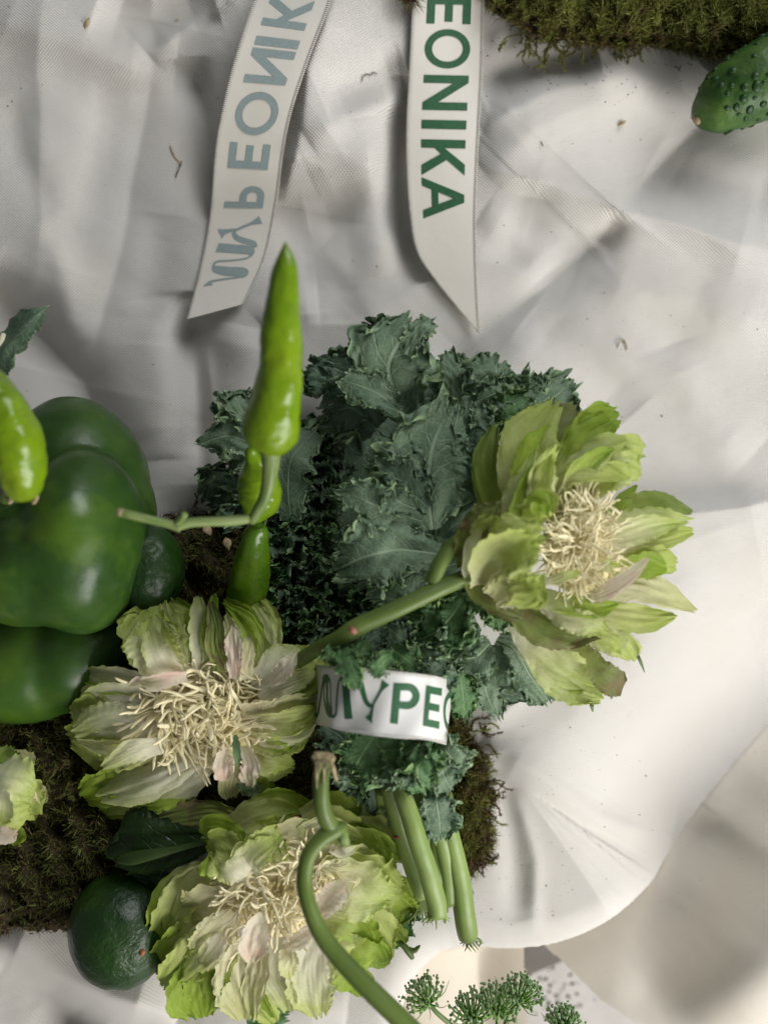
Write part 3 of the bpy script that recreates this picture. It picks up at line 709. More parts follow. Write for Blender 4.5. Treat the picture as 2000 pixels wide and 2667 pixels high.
def kleaf(name, pts, parent, mat, seed=0, frill=.22, freq=7., lobes=5., lobe=.25, cup=.0, roll=0., nu=100, nx=47, tooth=.05, fold=0.):
    """leaf blade along a midrib: pts = (px, py, z mm, half width px); the margin is longer than the blade and so curls"""
    rng = np.random.default_rng(seed + 1000)
    P = catmull(pts, nu); C = W(P[:, 0], P[:, 1], P[:, 2]); s = PX(P[:, 2])
    T, B, N = frames(C)
    if roll:
        cr, sr = math.cos(roll), math.sin(roll); B, N = B * cr + N * sr, N * cr - B * sr
    u = np.linspace(0, 1, nu)[:, None]; x = np.linspace(-1, 1, nx)[None, :]; ax = np.abs(x); sg = np.sign(x)
    hwid = (P[:, 3] * s)[:, None]; wm = hwid.max()
    w = hwid * (1 - .22 * np.clip((u - .8) / .2, 0, 1) ** 2)
    er = np.maximum(ax, np.clip((u - .72) / .28, 0, 1) * (.75 + .25 * ax))          # 1 all along the margin, tip included
    ph1, ph2 = rng.uniform(0, 6.28, 2); p = np.where(x > 0, ph1, ph2)
    lob = 1 + lobe * (np.sin(6.28 * lobes * u + p) + .35 * np.sin(6.28 * lobes * 2.3 * u + 2 * p)) * ax ** 1.5 * np.clip(u * 4, 0, 1)
    n1 = waves(rng, 7, freq, .9); n2 = waves(rng, 9, freq * 3.4, 3.0); n3 = waves(rng, 8, freq * 7.5, 6.5); n4 = waves(rng, 6, freq * .9, .9); n5 = waves(rng, 5, 1.6, .8); t2 = waves(rng, 8, freq * 3.3, 3.0); b2 = waves(rng, 8, freq * 3.4, 3.0); tl = waves(rng, 6, .5, 1.6)
    xx = x + sg * .7; am = frill * np.minimum(hwid, .7 * wm)
    wid = w * lob * (1 + tooth * n3(u, xx) * ax ** 5)
    off_n = am * (n1(u, xx) * er ** 3 * 1.15 + n2(u, xx) * er ** 6 * 1.05 + n3(u, xx) * er ** 9 * .30) + cup * w * ax ** 2 + .09 * w * n5(u, x) - fold * w * ax
    off_t = am * (n4(u, xx) * er ** 3 * .9 + t2(u, xx) * er ** 5 * .75)
    off_t = off_t - hwid[-1] * (1 - np.sqrt(1 - .97 * x * x)) * np.clip((u - .35) / .65, 0, 1) ** 2 * .95
    off_t = off_t + wm * (.28 * tl(.2, x) * np.clip((u - .45) / .55, 0, 1) ** 2 + tooth * 1.5 * n3(.5, x) * np.clip((u - .85) / .15, 0, 1))
    off_b = am * sg * b2(u, xx) * er ** 5 * .55
    V = C[:, None] + B[:, None] * (x * wid + off_b)[..., None] + N[:, None] * off_n[..., None] + T[:, None] * off_t[..., None]
    rim = np.maximum(np.clip((ax - .94) / .06, 0, 1) * np.ones_like(u), np.clip((u - .98) / .02, 0, 1) * np.ones_like(x))
    uv = np.stack(np.broadcast_arrays(u, (x + 1) / 2), -1)
    return link(name, mesh(name, V, gridfaces(nu, nx), uv=uv, attrs={'rim': rim}), parent, mat)

kb = thing("kale_bunch", "bunch of curly blue-green kale tied with a white ribbon, stems pointing down", "kale", W(1000, 1500, 0))
Z4 = lambda x, y: (500 + x / 1.659, 780 + y / 1.659)
Z2 = lambda x, y: (840 + x / 2.304, 780 + y / 2.304)
Z3 = lambda x, y: (780 + x / 2.304, 1450 + y / 2.304)
Z8 = lambda x, y: (700 + x / 1.843, 1650 + y / 1.843)
ZS = lambda x, y: (820 + x / 3.318, 1900 + y / 3.318)
I_ = lambda x, y: (x, y)
LEAVES = [  # frame, material, roll, frill, [(x, y, z, half width in photo px)]
 # behind, low on the cloth
 (I_, 1, .1, .2, [(900,1500,12,60),(860,1250,10,150),(840,1080,10,130)]),
 (I_, 1, .1, .2, [(1000,1500,10,60),(1050,1300,8,150),(1120,1080,8,120)]),
 (I_, 1, -.1, .2, [(940,1450,14,60),(980,1200,14,140),(980,1000,12,110)]),
 (I_, 1, .1, .2, [(1100,1560,14,70),(1200,1400,10,130),(1300,1220,8,100)]),
 (I_, 1, .1, .2, [(820,1700,14,70),(760,1500,12,110),(700,1350,10,90)]),
 (I_, 1, .1, .2, [(1000,1800,14,70),(1080,1680,12,120),(1180,1580,10,110)]),
 (I_, 1, .1, .2, [(860,1800,14,70),(900,1650,16,120),(960,1520,14,110)]),
 (I_, 1, .1, .2, [(980,1900,14,60),(1010,2020,14,110),(1040,2160,12,80)]),
 (I_, 1, .1, .2, [(900,1900,14,60),(880,1990,14,90),(860,2080,12,70)]),
 (Z4, 1, .3, .25, [(640,420,20,30),(560,320,18,70),(500,290,14,50)]),
 (Z4, 1, -.3, .3, [(1000,520,24,40),(1120,400,20,60),(1110,230,16,34)]),
 (Z4, 0, .2, .30, [(1180,560,22,40),(1400,480,18,60),(1480,330,14,48)]),
 (Z4, 0, -.2, .22, [(1400,560,26,30),(1560,430,20,66),(1640,350,16,54)]),
 (Z4, 1, .3, .34, [(1250,520,28,30),(1440,380,20,40),(1460,310,18,26)]),
 (Z2, 1, .2, .28, [(420,420,30,26),(300,260,26,60),(230,190,22,50)]),
 (Z2, 1, .1, .26, [(300,560,26,40),(120,430,22,70),(20,400,18,50)]),
 (Z4, 1, .3, .3, [(300,620,24,30),(180,500,20,66),(110,440,18,50)]),
 (Z4, 0, -.4, .3, [(290,560,30,26),(215,470,26,42),(205,400,22,24)]),
 (Z4, 0, .2, .3, [(300,640,32,20),(170,590,30,54),(40,620,24,36)]),
 (Z4, 1, .2, .4, [(260,820,24,26),(130,820,20,60),(60,870,16,50)]),
 (Z4, 1, .2, .4, [(240,920,24,26),(150,900,18,50),(80,910,16,40)]),
 (Z4, 0, .1, .2, [(240,700,30,24),(190,690,28,28),(150,720,24,18)]),
 # middle
 (Z4, 0, .25, .12, [(430,960,34,26),(420,800,36,44),(440,680,38,52),(540,560,36,34)]),
 (Z4, 1, -.1, .24, [(800,560,40,36),(690,470,36,74),(570,500,30,46)]),
 (Z4, 1, .1, .26, [(760,470,38,26),(650,500,34,44),(600,540,30,30)]),
 (Z2, 0, .15, .26, [(560,640,40,20),(600,520,42,66),(640,420,40,56)]),
 (Z2, 0, -.3, .24, [(790,640,40,16),(780,480,44,30),(750,300,42,30)]),
 (Z2, 0, .1, .20, [(1010,640,44,30),(1030,480,46,74),(1060,350,42,60)]),
 (Z2, 0, .3, .36, [(900,620,46,20),(1060,560,50,40),(1290,540,46,30)]),
 (Z2, 2, .2, .36, [(1010,700,48,20),(1110,650,52,36),(1240,590,50,26)]),
 (Z2, 0, -.3, .30, [(960,800,50,18),(950,700,52,24),(940,620,50,20)]),
 (Z2, 0, .05, .15, [(505,740,44,16),(440,560,50,76),(400,400,54,104),(480,230,54,90),(560,100,50,40)]),
 (Z2, 0, .2, .30, [(500,330,56,20),(590,170,56,26),(680,150,52,24)]),
 (Z2, 0, .2, .18, [(470,680,50,14),(330,560,54,40),(110,480,52,40)]),
 # large smooth leaf and its lobes, in the middle
 (Z2, 1, .25, .10, [(680,1420,44,46),(760,1100,48,110),(830,800,50,84),(850,650,48,50)]),
 (Z2, 0, -.15, .14, [(660,1380,50,18),(640,1150,54,100),(660,900,56,106),(760,650,54,52)]),
 (Z2, 1, .1, .22, [(640,1150,56,18),(460,980,58,60),(320,830,56,48)]),
 (Z2, 1, .1, .22, [(640,1250,56,18),(440,1080,58,54),(290,960,56,40)]),
 (Z2, 0, .15, .20, [(600,1330,58,18),(380,1260,62,54),(220,1190,62,40),(70,1160,58,22)]),
 (Z2, 0, -.1, .22, [(560,1260,60,14),(440,1200,64,36),(400,1130,62,26)]),
 (Z4, 0, -.1, .16, [(1070,1100,58,24),(900,1080,62,70),(760,1110,62,80),(620,1170,56,46)]),
 (Z4, 1, .3, .2, [(880,1040,56,14),(760,1020,58,34),(620,1060,54,26)]),
 (Z4, 0, .2, .22, [(1040,1130,56,18),(920,1200,58,62),(760,1270,52,46)]),
 (Z4, 2, .2, .30, [(1000,1180,54,18),(900,1270,56,40),(840,1310,52,30)]),
 # below the flower stem
 (Z3, 2, .1, .24, [(620,330,52,16),(760,360,54,48),(900,340,56,62),(1060,350,54,44)]),
 (Z3, 2, .1, .26, [(980,260,56,18),(880,400,58,60),(760,480,56,50),(690,500,52,30)]),
 (Z3, 0, .1, .28, [(880,330,56,16),(960,480,58,50),(840,590,56,40)]),
 (Z3, 2, .1, .34, [(1000,230,56,14),(1140,260,58,40),(1200,310,56,30)]),
 (Z3, 2, .2, .34, [(1160,300,56,14),(1190,380,58,30),(1200,440,54,22)]),
 (Z3, 0, .1, .14, [(1150,520,52,20),(1060,600,56,62),(940,640,54,44)]),
 (Z3, 0, -.2, .20, [(1160,530,50,20),(1150,700,52,54),(1120,800,46,40),(1190,970,40,20)]),
 (Z3, 0, .2, .18, [(1180,500,46,20),(1290,560,46,40),(1400,740,40,52),(1500,900,34,32)]),
 (Z3, 1, .2, .22, [(1200,560,40,16),(1260,700,38,26),(1250,800,34,24),(1370,850,30,22)]),
 (Z3, 2, .2, .30, [(960,700,50,16),(980,820,48,36),(1000,970,42,22)]),
 (Z3, 0, .1, .36, [(700,560,56,14),(800,620,60,34),(890,680,58,26)]),
 (Z3, 2, .1, .36, [(560,560,60,14),(640,610,64,32),(700,680,62,22)]),
 (Z3, 2, .2, .34, [(420,520,62,14),(380,560,64,34),(360,620,62,22)]),
 (Z3, 1, .1, .3, [(500,440,56,14),(430,500,58,36),(380,560,56,26)]),
 (Z3, 0, .2, .3, [(520,420,56,14),(600,480,58,36),(640,540,56,24)]),
 (Z3, 1, .2, .34, [(720,420,54,14),(620,430,56,30),(560,470,54,24)]),
 (Z3, 2, .2, .24, [(270,520,66,12),(270,600,76,28),(310,700,80,26),(350,790,80,22)]),
 (Z3, 2, .2, .34, [(240,600,66,12),(200,600,70,26),(180,640,68,18)]),
 (Z3, 2, .2, .30, [(560,600,72,12),(500,640,78,22),(450,730,80,18)]),
 (Z3, 0, .1, .3, [(860,640,60,12),(800,690,62,30),(720,700,60,22)]),
 (Z3, 1, .1, .3, [(940,690,54,14),(880,720,58,30),(840,700,58,20)]),
 # under the ribbon, above the stems
 (ZS, 1, .2, .26, [(60,-40,46,20),(230,60,48,60),(250,180,46,40)]),
 (ZS, 2, .0, .20, [(500,40,52,24),(560,160,58,66),(660,330,60,76),(740,470,58,46)]),
 (ZS, 2, -.2, .22, [(520,40,54,18),(440,170,60,50),(350,330,60,58),(300,370,56,36)]),
 (ZS, 0, .2, .30, [(420,340,54,14),(320,430,56,40),(220,500,54,34)]),
 (ZS, 0, .2, .30, [(260,330,52,14),(240,440,52,30),(190,480,50,26)]),
 (ZS, 2, .2, .30, [(850,60,56,16),(860,150,62,40),(960,240,62,46),(980,300,60,26)]),
 (ZS, 2, .1, .24, [(800,120,58,18),(880,300,64,44),(900,430,62,46),(960,540,58,26)]),
 (ZS, 0, .2, .32, [(1030,120,52,16),(1130,180,54,40),(1200,270,52,42),(1240,400,48,26)]),
 (ZS, 0, .1, .20, [(1060,240,56,16),(1120,400,58,38),(1180,520,54,24)]),
 (ZS, 0, .2, .26, [(1020,480,50,16),(1060,640,54,40),(1080,820,52,42),(1080,960,48,30)]),
 (ZS, 0, .2, .36, [(600,380,62,10),(620,430,66,26),(600,500,64,20)]),
 (ZS, 0, .2, .36, [(760,380,62,10),(770,430,66,28),(760,500,64,20)]),
 (ZS, 1, .2, .3, [(500,480,44,10),(520,600,42,26),(480,720,40,20)]),
 (ZS, 1, .2, .3, [(700,560,46,10),(720,700,44,26),(740,860,42,22)]),
 (ZS, 0, .2, .3, [(820,740,44,10),(800,860,42,22),(790,980,38,18)]),
]
for i, (fr, mi, roll, frill, pts) in enumerate(LEAVES):
    q = [(*fr(x, y), z * 1.28, hw * 1.14) for x, y, z, hw in pts]
    big = max(p[3] for p in q)
    kleaf("leaf", q, kb, M_KALE[mi], i, frill * 1.55, 2.1 + 95. / (big + 25), 2.6 + i % 3, .19, .06 if i % 2 else -.05, roll * (1 if i % 3 else -1), 170 if big > 45 else 120, 65 if big > 45 else 43, .02)
# the tight curls in the heart of the bunch
CURLZONE = [(700,1120),(830,1090),(900,1150),(905,1250),(880,1330),(900,1420),(930,1500),(1010,1560),(1010,1620),(960,1720),(860,1700),(760,1640),(700,1580),(700,1420),(690,1300)]
rg = np.random.default_rng(21); nc = 0; spots = []
while nc < 230:
    x, y = rg.uniform(680, 1020), rg.uniform(1085, 1725)
    if not inpoly(np.array(x), np.array(y), CURLZONE) or any(math.hypot(x - a, y - b) < 17 for a, b in spots): 
        nc += .02; continue
    spots.append((x, y)); deep = min(1, max(0, (1500 - y) / 350)); z0 = 30 + 10 * (1 - deep) + rg.uniform(-7, 7)
    a = rg.uniform(0, 6.28); L = rg.uniform(24, 46)
    q = [(x - math.cos(a) * L * .5, y - math.sin(a) * L * .5, z0 - 14, 9), (x, y, z0 - 3, rg.uniform(14, 22)), (x + math.cos(a) * L * .45, y + math.sin(a) * L * .45, z0 + rg.uniform(3, 9), rg.uniform(20, 32))]
    kleaf("leaf_curl", q, kb, M_KALE[1] if y < 1420 and rg.random() < .5 else M_KALE[int(rg.integers(0, 3))], 500 + len(spots), .60, 1.3, 1.5, .15, .25, rg.uniform(-.6, .6), 46, 35, .010)
    nc += 1
# stems
KST = [([(640,480,50,34),(690,700,46,36),(760,950,44,38),(850,1200,42,38),(930,1420,38,38)], 0), ([(1010,520,52,32),(1050,760,50,36),(1110,1000,46,38),(1150,1250,42,38),(1160,1480,38,38)], 1),
       ([(455,450,44,32),(450,600,40,33),(462,760,34,34)], 0), ([(590,520,46,34),(590,700,40,34),(592,850,34,35)], 0), ([(920,1000,30,30),(880,1200,28,34),(880,1400,26,36),(905,1560,26,38)], 1),
       ([(925,480,52,36),(940,700,48,36),(950,900,44,37),(960,1080,40,38)], 0), ([(1070,900,46,38),(1070,1100,42,38),(1060,1350,40,37),(1070,1500,38,36)], 0),
       ([(730,470,60,36),(790,650,62,40),(870,900,62,42),(960,1180,58,43),(1040,1450,52,43),(1055,1590,50,42)], 2), ([(1130,560,50,30),(1160,850,48,36),(1220,1120,44,42),(1270,1420,40,45),(1310,1720,36,45),(1322,1790,35,40)], 2)]
for k, (pts, ends) in enumerate(KST):
    q = [(*ZS(x, y), z * 1.2, r * .61) for x, y, z, r in pts]
    s_ = pxtube("stem", q, kb, M_KSTEM, 18, 40, 1, lambda u, t: .035 * np.sin(t * 7 + u * 1.5) + .03 * np.sin(u * 17 + t) * np.ones_like(u))
    if ends:
        ex, ey = q[-1][0], q[-1][1]; rg2 = np.random.default_rng(70 + k)
        pxtube("cut_end", [(ex - 2, ey - 6, q[-1][2], q[-1][3] * 1.04), (ex, ey + 2, q[-1][2], q[-1][3] * .98), (ex + 1, ey + 5, q[-1][2], q[-1][3] * .5)], kb, M_CALYX, 12, 6)
        for j in range(14 if ends == 2 else 6):   # frayed fibres at the torn end
            a = rg2.uniform(-1, 1); L = rg2.uniform(12, 40)
            x0, y0 = ex + a * q[-1][3] * .9, ey + rg2.uniform(-3, 4); z0 = q[-1][2] + rg2.uniform(-2, 2)
            pxtube("fibre", [(x0, y0, z0, 3.4), (x0 + a * 6 + rg2.normal() * 6, y0 + L * .5, z0 - 1, 2.8), (x0 + a * 14 + rg2.normal() * 9, y0 + L, z0 - 3, .9)], kb, M_KSTEM, 5, 9)
    if k == 5:
        for j in range(46):
            t = rg.uniform(.18, .72); Pq = catmull(q, 40)[int(t * 39)]
            x0, y0 = Pq[0] - 3 + rg.normal() * 3.2, Pq[1]; L = rg.uniform(3, 9)
            pxtube("scar", [(x0 - L * .5, y0 + 1, Pq[2] + Pq[3] * .19, .9), (x0, y0, Pq[2] + Pq[3] * .2, 1.7), (x0 + L * .5, y0 - 1, Pq[2] + Pq[3] * .19, .8)], s_ and kb, M_SCAR, 5, 5)
# loose kale leaf at the left edge
lk = thing("kale_leaf", "single dark kale leaf poking in at the left edge above the chili", "leaf", W(20, 900, 20))
kleaf("blade", [(-60,1010,60,40),(-10,930,66,58),(40,860,70,56),(84,815,70,50),(112,800,66,26)], lk, M_KALE[1], 901, .08, 5, 4, .08, -.25, .5)
pxtube("midrib", [(-60,960,64,9),(0,890,74,8),(10,868,75,6)], lk, M_SCAR, 8, 14)
# ------------------------------------------------------------------ green peonies
CR = (.74, .70, .48); WH = (.84, .83, .68)
PM = {
 'w': petal_material("petal_white_to_green", WH, (.72, .74, .42), (.42, .52, .12), (.46, .55, .13)),
 'g': petal_material("petal_green", (.70, .72, .40), (.40, .52, .085), (.24, .36, .030), (.30, .43, .05)),
 'l': petal_material("petal_pale_green", (.74, .73, .44), (.60, .65, .25), (.40, .50, .10), (.47, .56, .14), tr=.40),
 'd': petal_material("petal_dark_green", (.36, .42, .12), (.21, .285, .045), (.12, .18, .026), (.16, .22, .04), tr=.2),
 'b': petal_material("petal_browned_green", (.34, .38, .11), (.20, .26, .06), (.13, .16, .045), (.20, .15, .08), .6, .2, (.17, .115, .06), .8),
 'p': petal_material("petal_blush", (.82, .77, .62), (.82, .72, .60), (.70, .68, .46), (.84, .80, .66), .5, .36, (.78, .50, .45), .55),
 'c': petal_material("petal_cream", (.80, .75, .52), (.70, .68, .42), (.52, .56, .22), (.60, .62, .32), .5, .36, (.58, .50, .30), .5),
 'v': petal_material('petal_creamy_white', (.88, .84, .70), (.80, .79, .58), (.52, .58, .20), (.54, .60, .20), tr=.42),
 'k': petal_material("sepal_grey_green", (.10, .17, .07), (.12, .19, .085), (.10, .17, .07), (.16, .22, .10), .55, .1),
}
M_STAM = skin_material("cream_stamen", (.78, .68, .38), (.86, .79, .52), (.90, .85, .64), .55, .25, ((800, .3, .0003),), None, 0, (220, (.44, .30, .13), .66, .6))
M_RED = flat_material("red_blotch", (.22, .05, .04), .7, .2, 500, .3)
def petal(parent, mat, cup, roll, ruf, pts, seed, nu=64, nx=43, name="petal"):
    rng = np.random.default_rng(seed + 3000)
    P = catmull(pts, nu); C = W(P[:, 0], P[:, 1], P[:, 2]); s = PX(P[:, 2])
    T, B, N = frames(C)
    if roll: B, N = B * math.cos(roll) + N * math.sin(roll), N * math.cos(roll) - B * math.sin(roll)
    u = np.linspace(0, 1, nu)[:, None]; x = np.linspace(-1, 1, nx)[None]; ax = np.abs(x); sg = np.sign(x)
    hwid = (P[:, 3] * s)[:, None] / max(.55, math.cos(roll))
    w = hwid * (1 - .25 * np.clip((u - .75) / .25, 0, 1) ** 2)
    L = np.linalg.norm(np.diff(C, axis=0), axis=1).sum()
    a1 = waves(rng, 7, 1.6, .8); a2 = waves(rng, 7, 5.0, 1.4); a3 = waves(rng, 8, 11, 3); b1 = waves(rng, 7, 1.1, 1.0); b2 = waves(rng, 8, 2.2, 3.2); j1 = waves(rng, 6, 1, 1.3); j2 = waves(rng, 9, 1, 7); tooth = lambda v: 2 * np.abs((v % 1.0) - .5) - .5
    er = np.maximum(ax, np.clip((u - .7) / .3, 0, 1)); tipu = np.clip((u - .35) / .65, 0, 1) ** 2
    wid = w * (1 + .09 * a2(u, sg * .5) * ax ** 2 + (.035 * a3(u, sg * .3) + .045 * tooth(u * 17 + .8 * a2(u, sg * .2))) * ax ** 7 * np.clip(u * 2.5 - .5, 0, 1))
    nn = cup * w * ax ** 2 + ruf * w * (a1(u, x) * (.20 + .5 * er ** 2) + .60 * a2(u, x + sg * .4) * er ** 4 + .22 * a3(u, x) * er ** 7) + w * (.07 * b1(u, x) + .018 * b2(u, x)) * np.minimum(1, u * 3)
    tt = -hwid[-1] * (1 - np.sqrt(1 - .97 * x * x)) * tipu * 1.0 + np.minimum(L * .4, hwid.max()) * (.16 * j1(.3, x) * np.clip((u - .4) / .6, 0, 1) ** 2 + (.05 * j2(.6, x) + .075 * tooth(x * 6 + j1(.8, x))) * np.clip((u - .86) / .14, 0, 1) ** 1.3) + ruf * w * .3 * a2(u + .3, x) * ax ** 3
    nn = nn + ruf * L * .12 * a1(u * .3 + .5, x * .9) * np.clip((u - .6) / .4, 0, 1) ** 2
    V = C[:, None] + B[:, None] * (x * wid)[..., None] + N[:, None] * nn[..., None] + T[:, None] * tt[..., None]
    uv = np.stack(np.broadcast_arrays(u, (x + 1) / 2), -1)
    return link(name, mesh(name, V, gridfaces(nu, nx), uv=uv), parent, PM[mat])

def curl_mesh(seed):
    rng = np.random.default_rng(seed + 60); n = 16
    a = np.cumsum(rng.normal(0, .16, n) + rng.uniform(-.17, .17)); e = np.cumsum(rng.normal(0, .14, n)) * .7 + rng.uniform(-.1, .5)
    st_ = np.stack([np.cos(a) * np.cos(e), np.sin(a) * np.cos(e), np.sin(e)], -1) / n
    C = np.cumsum(st_, 0); r = .060 * np.interp(np.linspace(0, 1, n), [0, .2, .75, .93, 1], [.7, 1, .95, .7, .15])
    V, F, uv = tube(C, r, 7, .5)
    me = quads_to_mesh("stamen", V, F, uv); me.materials.append(M_STAM); return me
CURLS = [curl_mesh(s) for s in range(14)]
def stamens(parent, cx, cy, rx, ry, z0, dome, n, Lpx, seed, th=.66, swirl=0.0):
    rng = np.random.default_rng(seed)
    for i in range(n):
        r = math.sqrt(rng.uniform(0, 1)); a = rng.uniform(0, 6.28); x, y = cx + rx * r * math.cos(a), cy + ry * r * math.sin(a)
        z = z0 + dome * (1 - r * r) + rng.uniform(-3, 3)
        o = link("stamen", CURLS[int(rng.integers(0, 14))], parent); o.location = W(x, y, z)
        s = Lpx * rng.uniform(.65, 1.25) * PX(z); o.scale = (s, s * th * rng.choice([-1, 1]), s * th)
        o.rotation_euler = (rng.uniform(-.4, .4), rng.uniform(-.28, .18), -a + swirl + rng.normal() * 1.0)

def flower(root, data, fr, f, seed, dz=0.):
    for i, ln in enumerate(data.strip().splitlines()):
        hd, body = ln.split('|'); hd = hd.split(); m, cup, roll, ruf, z0, z1 = hd[0], *map(float, hd[1:6])
        P = [tuple(map(float, t.split(','))) for t in body.split()]
        n = len(P); pts = []
        for k, (x, y, hw) in enumerate(P):
            t = k / (n - 1); pts.append((*fr(x, y), dz + z0 + (z1 - z0) * t + 5 * math.sin(math.pi * t), hw / f))
        if seed == 100: m = {'g': 'l' if i % 2 else 'g', 'l': 'w', 'd': 'g' if i % 2 else 'd'}.get(m, m)
        if seed == 200: m = {'g': 'l' if i % 3 else 'g', 'l': 'v', 'w': 'v', 'd': 'g'}.get(m, m)
        if seed == 300: m = {'g': 'l' if i % 2 else 'g', 'l': 'l' if i % 2 else 'v', 'w': 'v', 'd': 'g'}.get(m, m)
        ruf *= 1.15; pts = [(x, y, z, w_ * 1.06) for x, y, z, w_ in pts]
        o = petal(root, m, cup, roll, ruf, pts, seed + i, name="sepal" if m == 'k' else "petal")
        if m in 'gwl' and max(p[2] for p in P) >= 60:      # a second, shorter petal lying in the first one
            rr = random.Random(seed * 7 + i); k = rr.uniform(.80, .92); sh = rr.uniform(-.22, .22); b0 = pts[0]; q = []
            for j, (x, y, z, hw) in enumerate(pts):
                t = j / (n - 1); dx, dy = (pts[-1][1] - b0[1]), -(pts[-1][0] - b0[0]); l = math.hypot(dx, dy) + 1e-6
                q.append((b0[0] + (x - b0[0]) * k + dx / l * sh * hw * t, b0[1] + (y - b0[1]) * k + dy / l * sh * hw * t, z + 1.5 + 3.5 * t, hw * rr.uniform(.68, .84)))
            petal(root, rr.choice('wwlg' if m != 'g' else 'lgg'), cup + .12, -roll * .8, ruf * 1.2, q, seed + i + 500)

M_CORE = flat_material("cream_flower_heart", (.62, .54, .28), .7, .2, 260, .35)
def heart(root, x, y, z, rx, ry, rz):
    blob("receptacle", [(x,y,z,rx,ry,rz)], (x,y,z), root, M_CORE, 40, 50, lambda D: .0012 * nz(D, 6.) + .0006 * nz(D, 16.))
# --- right flower
p1 = thing("peony_flower", "open green peony on a long stem leaning out to the right over bare cloth", "flower", W(1500, 1430, 60), "green peonies with cream stamens")
Z5f = lambda x, y: (1000 + x / 1.659, 980 + y / 1.659)
flower(p1, """
d .1 .3 .10 50 46 | 560,760,40 470,520,62 440,370,58 478,210,26
d .2 .3 .10 54 60 | 540,640,30 440,600,60 400,560,40
b .15 -.3 .14 50 40 | 600,560,40 700,330,80 780,190,74 825,120,40
g .22 .35 .10 56 54 | 600,620,40 600,420,96 640,260,108 740,120,66
g .25 -.2 .14 54 48 | 740,520,50 830,330,84 920,210,94 1010,150,64
d .1 .2 .08 52 46 | 920,640,20 1030,540,30 1090,470,10
l .22 -.25 .12 56 52 | 800,520,50 930,400,84 1040,330,82 1125,330,60
w .22 .2 .10 58 57 | 800,540,50 930,440,76 1050,400,76 1110,420,50
w .2 .5 .12 60 64 | 760,540,40 860,390,60 960,300,50 1050,270,24
g .2 .3 .14 60 68 | 720,540,40 790,430,50 900,410,44 1045,440,26
l .25 .4 .12 60 68 | 560,720,40 580,560,64 630,430,58 660,320,34
w .1 -.5 .12 62 74 | 640,640,50 670,500,62 690,400,56 740,300,34
d .15 -.2 .14 50 44 | 960,640,30 1060,570,46 1180,540,44 1325,590,20
g .1 .2 .08 50 44 | 980,740,40 1100,720,54 1220,690,52 1335,670,24
w .22 .2 .08 54 52 | 920,720,50 1040,670,74 1180,630,62 1325,620,20
g .2 -.15 .06 50 46 | 930,860,60 1080,820,66 1180,800,72 1262,820,50
c .2 .2 .10 52 47 | 880,900,60 1050,900,66 1180,930,60 1345,1015,16
g .2 .2 .14 50 44 | 840,1000,50 1000,1030,54 1130,1050,56 1255,1035,26
l .2 -.3 .18 46 40 | 800,1040,50 950,1120,60 1040,1170,60 1080,1220,40
w .2 -.2 .12 46 40 | 840,1060,40 980,1080,46 1090,1080,36
l .3 .2 .10 48 36 | 560,1000,60 680,1170,100 800,1280,128 960,1370,84
b .2 .2 .14 48 38 | 850,1180,40 940,1290,56 990,1330,60 1000,1380,40
b -.2 .3 .14 54 56 | 470,900,50 600,1020,66 740,1090,80 950,1090,60
l -.15 -.3 .20 60 62 | 680,960,40 800,1050,54 900,1080,54 960,1110,30
g .1 .2 .14 62 60 | 660,950,40 800,990,44 920,1000,40 1010,985,18
b .2 .3 .16 56 62 | 360,760,30 390,900,50 480,980,52 600,1040,40
b .35 .3 .16 58 74 | 350,830,30 370,720,56 420,620,54 500,550,36
g .2 .3 .14 62 78 | 400,760,40 440,660,54 480,600,44
l .45 .25 .14 62 78 | 420,900,60 470,780,116 580,720,128 690,680,110
l .35 -.1 .18 64 76 | 470,960,60 560,900,90 640,900,90 680,860,80
w .2 .2 .2 66 74 | 540,940,36 620,930,50 690,910,34
g .3 -.4 .14 62 78 | 560,620,50 640,580,60 700,540,56 720,600,30
p .2 .4 .10 64 72 | 880,960,22 960,930,30 1050,870,28 1140,785,12
w .2 .4 .14 64 70 | 690,890,14 770,870,22 845,845,12
w .2 .4 .14 64 66 | 880,850,14 950,820,22 1020,805,12
k .1 .4 .05 50 40 | 980,600,8 1050,520,12 1092,470,4
k .1 .4 .05 34 30 | 1080,1180,6 1105,1230,8 1125,1280,3
k .1 .4 .05 34 28 | 890,1400,10 898,1430,9 902,1450,3
""", Z5f, 1.659, 100, 22.)
heart(p1, 1505, 1420, 76, 92, 130, 45)
stamens(p1, 1505, 1420, 78, 118, 84, 7, 265, 74, 5)
stamens(p1, 1545, 1330, 40, 30, 86, 8, 40, 60, 6)
sp = [(1240,1495,82,23),(1200,1510,84,22),(1120,1545,88,22.5),(1040,1582,90,23),(960,1618,90,23.5),(920,1640,90,26),(880,1665,88,22),(830,1690,80,20),(780,1720,66,19)]
pxtube("stem", sp, p1, M_STEM, 18, 60, 1, lambda u, t: .03 * np.sin(9 * u + t * 3) + .02 * np.sin(t * 6))
pxtube("stem", [(1125,1520,86,22),(1145,1470,86,21),(1180,1420,84,20),(1215,1390,82,17)], p1, M_STEM, 14, 24)
pxtube("bud_scar", [(912,1634,98,5),(918,1640,99,9),(926,1648,98,7)], p1, flat_material("pink_bud_scar", (.30, .13, .09), .6, .3, 500, .3), 8, 8)

